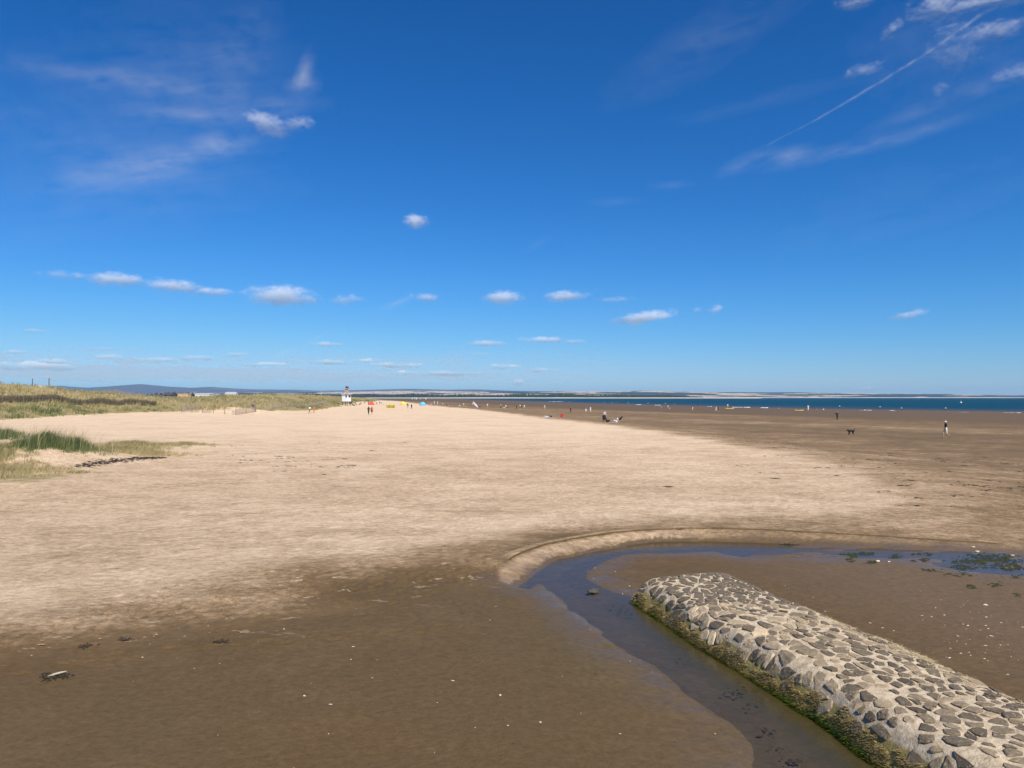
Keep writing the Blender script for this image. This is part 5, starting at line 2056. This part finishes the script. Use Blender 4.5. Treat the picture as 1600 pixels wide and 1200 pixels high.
def house(px0, px1, ytop, d, wall, roof, label, pitch=True, nwin=2, name='house', cat='building'):
    x0, x1 = at_depth(px0, d)[0], at_depth(px1, d)[0]
    w = x1 - x0
    cx = (x0 + x1) / 2
    z = H(cx, d)
    top = CAM_Z + (621 - ytop) / F * d - z
    top = max(top, 2.2)
    dp = min(w * .7, 7)
    e = empty(name, (cx, d, z))
    tag(e, label, cat)
    hw = top * (.72 if pitch else .92)
    MB().box((0, 0, hw / 2 - .2), (w, dp, hw + .4)).build('wall', wall, e)
    if pitch:
        MB().poly([(-w * .53, -dp * .56, hw), (w * .53, -dp * .56, hw), (w * .53, dp * .56, hw), (-w * .53, dp * .56, hw), (-w * .5, 0, top), (w * .5, 0, top)],
                  [(0, 1, 5, 4), (2, 3, 4, 5), (1, 2, 5), (3, 0, 4), (3, 2, 1, 0)]).build('roof', roof, e)
    else:
        MB().box((0, 0, hw + top * .04), (w * 1.04, dp * 1.06, top * .08)).build('roof', roof, e)
    for i in range(nwin):
        xw = (i + .5) / nwin * w - w / 2
        o = MB().box((xw, -dp / 2 - .02, hw * .62), (w / nwin * .35, .08, hw * .3)).build('window', plain('frame_white', (.75, .74, .70), .5), e)
        MB().box((xw, -dp / 2 - .07, hw * .62), (w / nwin * .28, .05, hw * .24)).build('pane', plain('hut_glass', (.03, .035, .045), .15), o)


house(280, 296.5, 614.8, 430, plain('tan_render', (.58, .38, .22), .8), plain('tan_roof', (.50, .34, .21), .8), 'tan single-storey building behind the dune grass', False, 2, 'beach_building')
house(258, 271, 613.6, 440, plain('dark_board', (.035, .035, .04), .8), plain('dark_roof', (.06, .06, .065), .8), 'dark boarded shed left of the tan building', True, 1, 'shed')
house(308, 331, 615.0, 470, plain('white_render', (.62, .60, .56), .7), plain('pale_roof', (.70, .69, .68), .7), 'long low white building right of the tan building', False, 4, 'clubhouse')
house(353, 370, 612.4, 560, plain('grey_clad', (.30, .32, .35), .7), plain('grey_roof', (.36, .37, .38), .7), 'pale-roofed hall rising behind the dune crest', True, 3, 'hall')


def car(px, d, col, label, ytop):
    x, y = at_depth(px, d)
    z = CAM_Z + (621 - ytop) / F * d - 1.5
    z = max(z, H(x, y))
    e = empty('parked_car', (x, y, H(x, y)), R(4))
    tag(e, label, 'car', 'cars parked behind the dunes')
    dz = 0
    b = MB()
    prof = [(-2.1, .35), (-2.15, .75), (-1.3, .92), (-.75, 1.42), (.75, 1.46), (1.45, .98), (2.1, .88), (2.15, .4)]
    pts = [(px_, -.85 if pz < 1.2 else -.68, pz) for px_, pz in prof] + [(px_, .85 if pz < 1.2 else .68, pz) for px_, pz in prof]
    n = len(prof)
    b.poly(pts, [(i, (i + 1) % n, n + (i + 1) % n, n + i) for i in range(n)] + [tuple(range(n))[::-1], tuple(range(n, 2 * n))])
    b.build('body', plain('car_' + col, COL[col], .3), e)
    g = plain('hut_glass', (.03, .035, .045), .15)
    for sx in (-.45, .42):
        MB().box((sx, -.80, 1.17), (.72, .05, .32)).build('window', g, e)
    for sx in (-1.3, 1.3):
        for sy in (-.82, .82):
            MB().tube([(sx, sy - .1, .32), (sx, sy + .1, .32)], .32, 14).build('wheel', cloth('black'), e)


car(243.5, 330, 'red', 'red car parked behind the upper paling fence', 615)
car(254, 345, 'white', 'white car parked right of the red car', 617)
car(262, 352, 'charcoal', 'dark car parked right of the white car', 617)


def mast(px, ytop, d, label, dark=True):
    x, y = at_depth(px, d)
    z = H(x, y)
    top = CAM_Z + (621 - ytop) / F * d
    e = empty('utility_pole', (x, y, z))
    tag(e, label, 'pole', 'utility poles behind the dune')
    MB().tube([(0, 0, -.3), (0, 0, top - z)], [.16, .11], 8).build('pole', plain('pole_dark', (.10, .085, .07), .8) if dark else plain('pole_white', (.6, .6, .6), .5), e)
    MB().tube([(0, 0, top - z), (0, 0, top - z + .12)], [.12, .05], 8).build('cap', plain('pole_white', (.6, .6, .6), .5), e)


mast(50.5, 591, 230, 'thin utility pole behind the dune, left one of two')
mast(76.5, 590.5, 225, 'thin utility pole behind the dune, right one of two')
mast(502, 610, 640, 'pale slim mast rising behind the dunes left of the hut', False)


# ------------------------------------------------------------------ surf, shells, weed, driftwood
def surf():
    b = MB()
    r = random.Random(5)
    for (x0, x1, y) in ((1144, 1172, 636.8), (1188, 1200, 637.4), (1457, 1513, 645.2), (1567, 1595, 645.6), (993, 1002, 632.6), (1023, 1032, 633.4), (1105, 1112, 635.6), (858, 880, 627.6), (1344, 1362, 641.6), (1390, 1400, 642)):
        n = max(4, int((x1 - x0) / 1.5))
        pts, fs = [], []
        for i in range(n + 1):
            px = x0 + (x1 - x0) * i / n
            v = pix_dir(px, y)
            t = (SEA_Z - CAM_Z) / v.z
            w = r.uniform(.5, 1.0) * math.sin(math.pi * (i + .3) / (n + .6)) * 4
            pts += [(v.x * t, v.y * t - w / 2, SEA_Z + .03), (v.x * t, v.y * t, SEA_Z + .16 + .1 * r.random()), (v.x * t, v.y * t + w / 2, SEA_Z + .05)]
        for i in range(n):
            if r.random() < .1:
                continue
            fs += [(3 * i, 3 * i + 3, 3 * i + 4, 3 * i + 1), (3 * i + 1, 3 * i + 4, 3 * i + 5, 3 * i + 2)]
        if fs:
            b.poly(pts, fs)
    o = b.build('surf', plain('foam', (.82, .84, .85), .9), None, True)
    tag(o, 'thin white lines of surf breaking at the shore', 'surf', kind='stuff')


surf()


def chips(name, label, cat, pts, size, mat, flat=.35, seed=1):
    """small uneven flakes lying on the ground, one mesh"""
    r = np.random.default_rng(seed)
    n = len(pts)
    pts = np.asarray(pts)
    z = terrain(pts[:, 0], pts[:, 1])
    sz = size[0] + (size[1] - size[0]) * r.uniform(0, 1, n) ** 2.5
    a = r.uniform(0, 6.28, n)
    el = r.uniform(1, 2.3, n)
    co = []
    for k in range(6):
        th = a + k * math.pi / 3 + r.uniform(-.3, .3, n)
        lx = np.cos(th - a) * el * sz * r.uniform(.7, 1.1, n)
        ly = np.sin(th - a) * sz * r.uniform(.7, 1.1, n)
        co.append(np.stack([pts[:, 0] + lx * np.cos(a) - ly * np.sin(a), pts[:, 1] + lx * np.sin(a) + ly * np.cos(a), z - .004 + r.uniform(0, .3, n) * sz * flat], 1))
    co.append(np.stack([pts[:, 0], pts[:, 1], z + sz * flat * r.uniform(.6, 1.2, n)], 1))
    co = np.stack(co, 1).reshape(-1, 3)
    i0 = np.arange(n) * 7
    f = np.concatenate([np.stack([i0 + k, i0 + (k + 1) % 6, i0 + 6], 1) for k in range(6)])
    o = link(name, mesh_np(name, co, f, 3), mat)
    tag(o, label, cat, kind='stuff')
    return o


SHELL = plain('shell_white', (.62, .53, .42), .6, .15, 20)
WEED = plain('dark_weed', (.030, .022, .014), .7, .4, 9)
GWEED = plain('green_weed', (.036, .038, .010), .6, .6, 9)


def scatter_px(n, x0, x1, y0, y1, seed):
    """random points of the ground, uniform over a patch of beach given by its corners"""
    r = np.random.default_rng(seed)
    c = [G(x0, y0, .15), G(x1, y0, .15), G(x1, y1, .15), G(x0, y1, .15)]
    u, v_ = r.uniform(0, 1, n), r.uniform(0, 1, n)
    p = [np.outer((1 - u) * (1 - v_), c[0]), np.outer(u * (1 - v_), c[1]), np.outer(u * v_, c[2]), np.outer((1 - u) * v_, c[3])]
    return sum(p)


sh = [scatter_px(130, -40, 1180, 960, 1230, 1), scatter_px(60, 900, 1000, 870, 930, 2), scatter_px(90, 1180, 1640, 900, 1090, 3), scatter_px(120, 1440, 1640, 950, 1030, 4), scatter_px(40, 1100, 1640, 800, 850, 5)]
sh = np.concatenate(sh)
ok = (terrain(sh[:, 0], sh[:, 1]) > .005)
chips('shell_fragments', 'white shell fragments scattered over the wet sand', 'shells', sh[ok], (.005, .030), SHELL, .3, 3)


dk = np.concatenate([scatter_px(90, -40, 1180, 980, 1230, 31), scatter_px(60, 900, 1640, 880, 1090, 32), scatter_px(80, 0, 800, 930, 1010, 33)])
chips('weed_specks', 'tiny dark weed specks scattered over the wet sand', 'seaweed', dk[terrain(dk[:, 0], dk[:, 1]) > .005], (.004, .022), WEED, .3, 35)
fk_ = np.concatenate([scatter_px(260, 250, 790, 865, 965, 36), scatter_px(160, -40, 420, 950, 1010, 37)])
chips('sand_crust', 'pale flakes of dried sand crust along the damp edge', 'sand', fk_[terrain(fk_[:, 0], fk_[:, 1]) > .02], (.006, .034), plain('dry_crust', (.36, .265, .175), .95, .2, 20), .22, 38)


def wrack():
    r = np.random.default_rng(8)
    dp = np.array([GD(*p) for p in _dryp[17:31]])
    seg = np.concatenate([[0], np.cumsum(np.hypot(*np.diff(dp, axis=0).T))])
    out = []
    for k in range(105):
        u = r.uniform(0, 1) ** 1.6 * seg[-1]
        x, y = np.interp(u, seg, dp[:, 0]), np.interp(u, seg, dp[:, 1])
        off = r.uniform(.3, 6.0) * (1 if u < 60 else .6)
        m_ = r.integers(6, 36)
        ln = r.uniform(.3, 1.6)
        cx, cy = x + off, y + off * .4
        out.append(np.stack([cx + r.normal(0, ln, m_), cy + r.normal(0, .14 + .1 * ln, m_)], 1))
    for k in range(90):
        u = r.uniform(.25, 1) * seg[-1]
        x, y = np.interp(u, seg, dp[:, 0]), np.interp(u, seg, dp[:, 1])
        m_ = r.integers(8, 24)
        off = r.uniform(.2, 2.2)
        out.append(np.stack([x + off + r.normal(0, 1.3, m_), y + off * .4 + r.normal(0, .3, m_)], 1))
    # the thick tongue of dark wrack under the hummock, and strays on the dry sand
    a_, b_ = hit(125, 728), hit(255, 715)
    for k in range(900):
        t = r.uniform(0, 1)
        w = math.sin(math.pi * (.1 + .85 * t)) * .5
        out.append(np.array([[a_.x + (b_.x - a_.x) * t + r.normal(0, .3), a_.y + (b_.y - a_.y) * t + r.normal(0, .25 + w)]]))
    for (x0, x1, y0, y1, n) in ((360, 560, 722, 742, 160), (300, 700, 700, 760, 60), (1380, 1600, 715, 800, 220), (1150, 1420, 690, 760, 90)):
        p = scatter_px(n // 5, x0, x1, y0, y1, x0)
        for q_ in p:
            m_ = r.integers(1, 12)
            out.append(np.stack([q_[0] + r.normal(0, .35, m_), q_[1] + r.normal(0, .16, m_)], 1))
    pts = np.concatenate(out)
    chips('tide_wrack', 'dark seaweed wrack strewn along the tide line', 'seaweed', pts, (.025, .12), WEED, .3, 9)


wrack()


def stream_weed():
    r = np.random.default_rng(12)
    out = []
    for (px, py, rx, ry, n) in ((1330, 867, 12, 2.5, 60), (1355, 865, 10, 2, 45), (1328, 876, 8, 3, 25), (1400, 869, 8, 2, 30), (1362, 881, 8, 2, 20), (1445, 876, 10, 2, 25), (1515, 877, 30, 3, 70), (1550, 876, 40, 5, 150), (1580, 884, 26, 6, 110),
                                (1510, 886, 24, 3, 60), (1540, 868, 40, 3, 60), (1455, 893, 22, 3, 26), (1500, 900, 16, 3, 20), (1590, 903, 14, 5, 24), (1555, 917, 12, 3, 14), (1515, 920, 8, 3, 12), (1590, 935, 10, 3, 10), (1440, 866, 14, 1.5, 20)):
        for k in range(n):
            p = G(px + r.normal(0, rx * .6), py + r.normal(0, ry * .6), 0)
            out.append(p)
    pts = np.array(out)
    o = chips('stream_weed', 'green weed lying in the shallow bend of the stream', 'seaweed', pts, (.02, .075), GWEED, .6, 13)
    me = o.data
    co = np.empty(len(me.vertices) * 3, np.float32)
    me.vertices.foreach_get('co', co)
    co = co.reshape(-1, 3)
    co[:, 2] = np.maximum(co[:, 2], -.004)
    co[6::7, 2] = np.maximum(co[6::7, 2], .018)
    me.vertices.foreach_set('co', co.ravel())
    # dark blades trailing in the current beside the groyne
    out = []
    for (px, py, n) in ((975, 952, 8), (985, 962, 8), (945, 948, 5), (1070, 1030, 5), (1140, 1085, 10), (1180, 1100, 10), (1160, 1075, 8), (1200, 1145, 14), (1240, 1190, 22), (1215, 1170, 12)):
        for k in range(n):
            out.append(G(px + r.normal(0, 9), py + r.normal(0, 3.5), 0))
    o = chips('drifting_weed', 'dark weed scraps drifting in the stream beside the groyne', 'seaweed', np.array(out), (.008, .032), WEED, .1, 14)
    me = o.data
    co = np.empty(len(me.vertices) * 3, np.float32)
    me.vertices.foreach_get('co', co)
    co = co.reshape(-1, 3)
    co[:, 2] = .002 + (np.arange(len(co)) % 7 == 6) * .004
    me.vertices.foreach_set('co', co.ravel())


stream_weed()
ROCK = plain('wet_rock', (.075, .068, .052), .55, .4, 9)
for i, (px, py, s_, lab) in enumerate(((926.5, 925.5, .085, 'small dark rock standing in the stream left of the groyne end'), (934, 922, .03, 'tiny dark stone just right of the rock in the stream'))):
    b = MB()
    b.blob((0, 0, s_ * .2), (s_ * 1.6, s_, s_ * .75), i + 4, 2, .22)
    o = b.build('rock', ROCK)
    g_ = G(px, py, 0)
    o.location = (g_[0], g_[1], 0)
    tag(o, lab, 'rock')
for i, (px, py, s_, lab) in enumerate(((1521, 855, .035, 'pale stone at the far edge of the stream, left of the next one'), (1527, 862, .04, 'pale stone lower at the far edge of the stream bend'), (1582, 868, .035, 'pale stone beside the weed at the right edge'),
                                       (1371, 877.5, .05, 'tan stone lying between green weed in the bend'), (1389, 878, .03, 'small white stone right of the tan stone'), (1540, 945.5, .035, 'thin white shell on the mud at the right'))):
    b = MB()
    b.blob((0, 0, s_ * .2), (s_ * 1.5, s_, s_ * .6), i + 24, 2, .25)
    o = b.build('stone', plain('pale_stone', (.55, .46, .34), .8, .3, 12) if i != 5 else SHELL)
    p = hit(px, py)
    o.location = p
    tag(o, lab, 'stone')


def drift_clump(px, py, k, label, pale):
    p = hit(px, py)
    e = empty('driftwood_clump', p)
    tag(e, label, 'debris')
    r = random.Random(int(px))
    w = MB()
    for i in range(int(90 * k)):
        a = r.uniform(0, 6.28)
        q_ = Vector((r.gauss(0, .22 * k), r.gauss(0, .14 * k), .01))
        d = Vector((math.cos(a), math.sin(a) * .6, r.uniform(-.05, .12))) * r.uniform(.05, .16) * (.6 + .4 * k)
        w.tube([q_, q_ + d * .5 + Vector((0, 0, .012)), q_ + d], [.005, .009, .003], 4)
    tag(w.build('seaweed', WEED, e), kind='stuff')
    if pale:
        b = MB()
        b.tube([(-.10, -.03, .02), (-.02, 0, .04), (.07, .03, .06), (.15, .06, .07)], [.010, .020, .018, .008], 7)
        b.tube([(.01, .0, .04), (.03, -.06, .06)], [.010, .005], 6)
        b.build('stick', plain('bleached_wood', (.42, .36, .24), .8, .2, 9), e, True)


drift_clump(86, 1058, .62, 'bleached stick in a clump of dark seaweed on wet sand', True)
drift_clump(343, 1003.5, .25, 'small brown seaweed clump on the wet sand near the centre left', False)
drift_clump(135, 1011, .32, 'small dark seaweed clump above the bleached stick', False)
drift_clump(198, 1001, .25, 'tiny dark weed scrap right of the seaweed clump', False)
drift_clump(1045, 761, .5, 'small heap of weed alone on the dry sand', False)
drift_clump(1210, 748, .6, 'low heap of weed on dry sand toward the right', False)
drift_clump(1235, 852, .7, 'dark weed heap at the far edge of the stream', False)
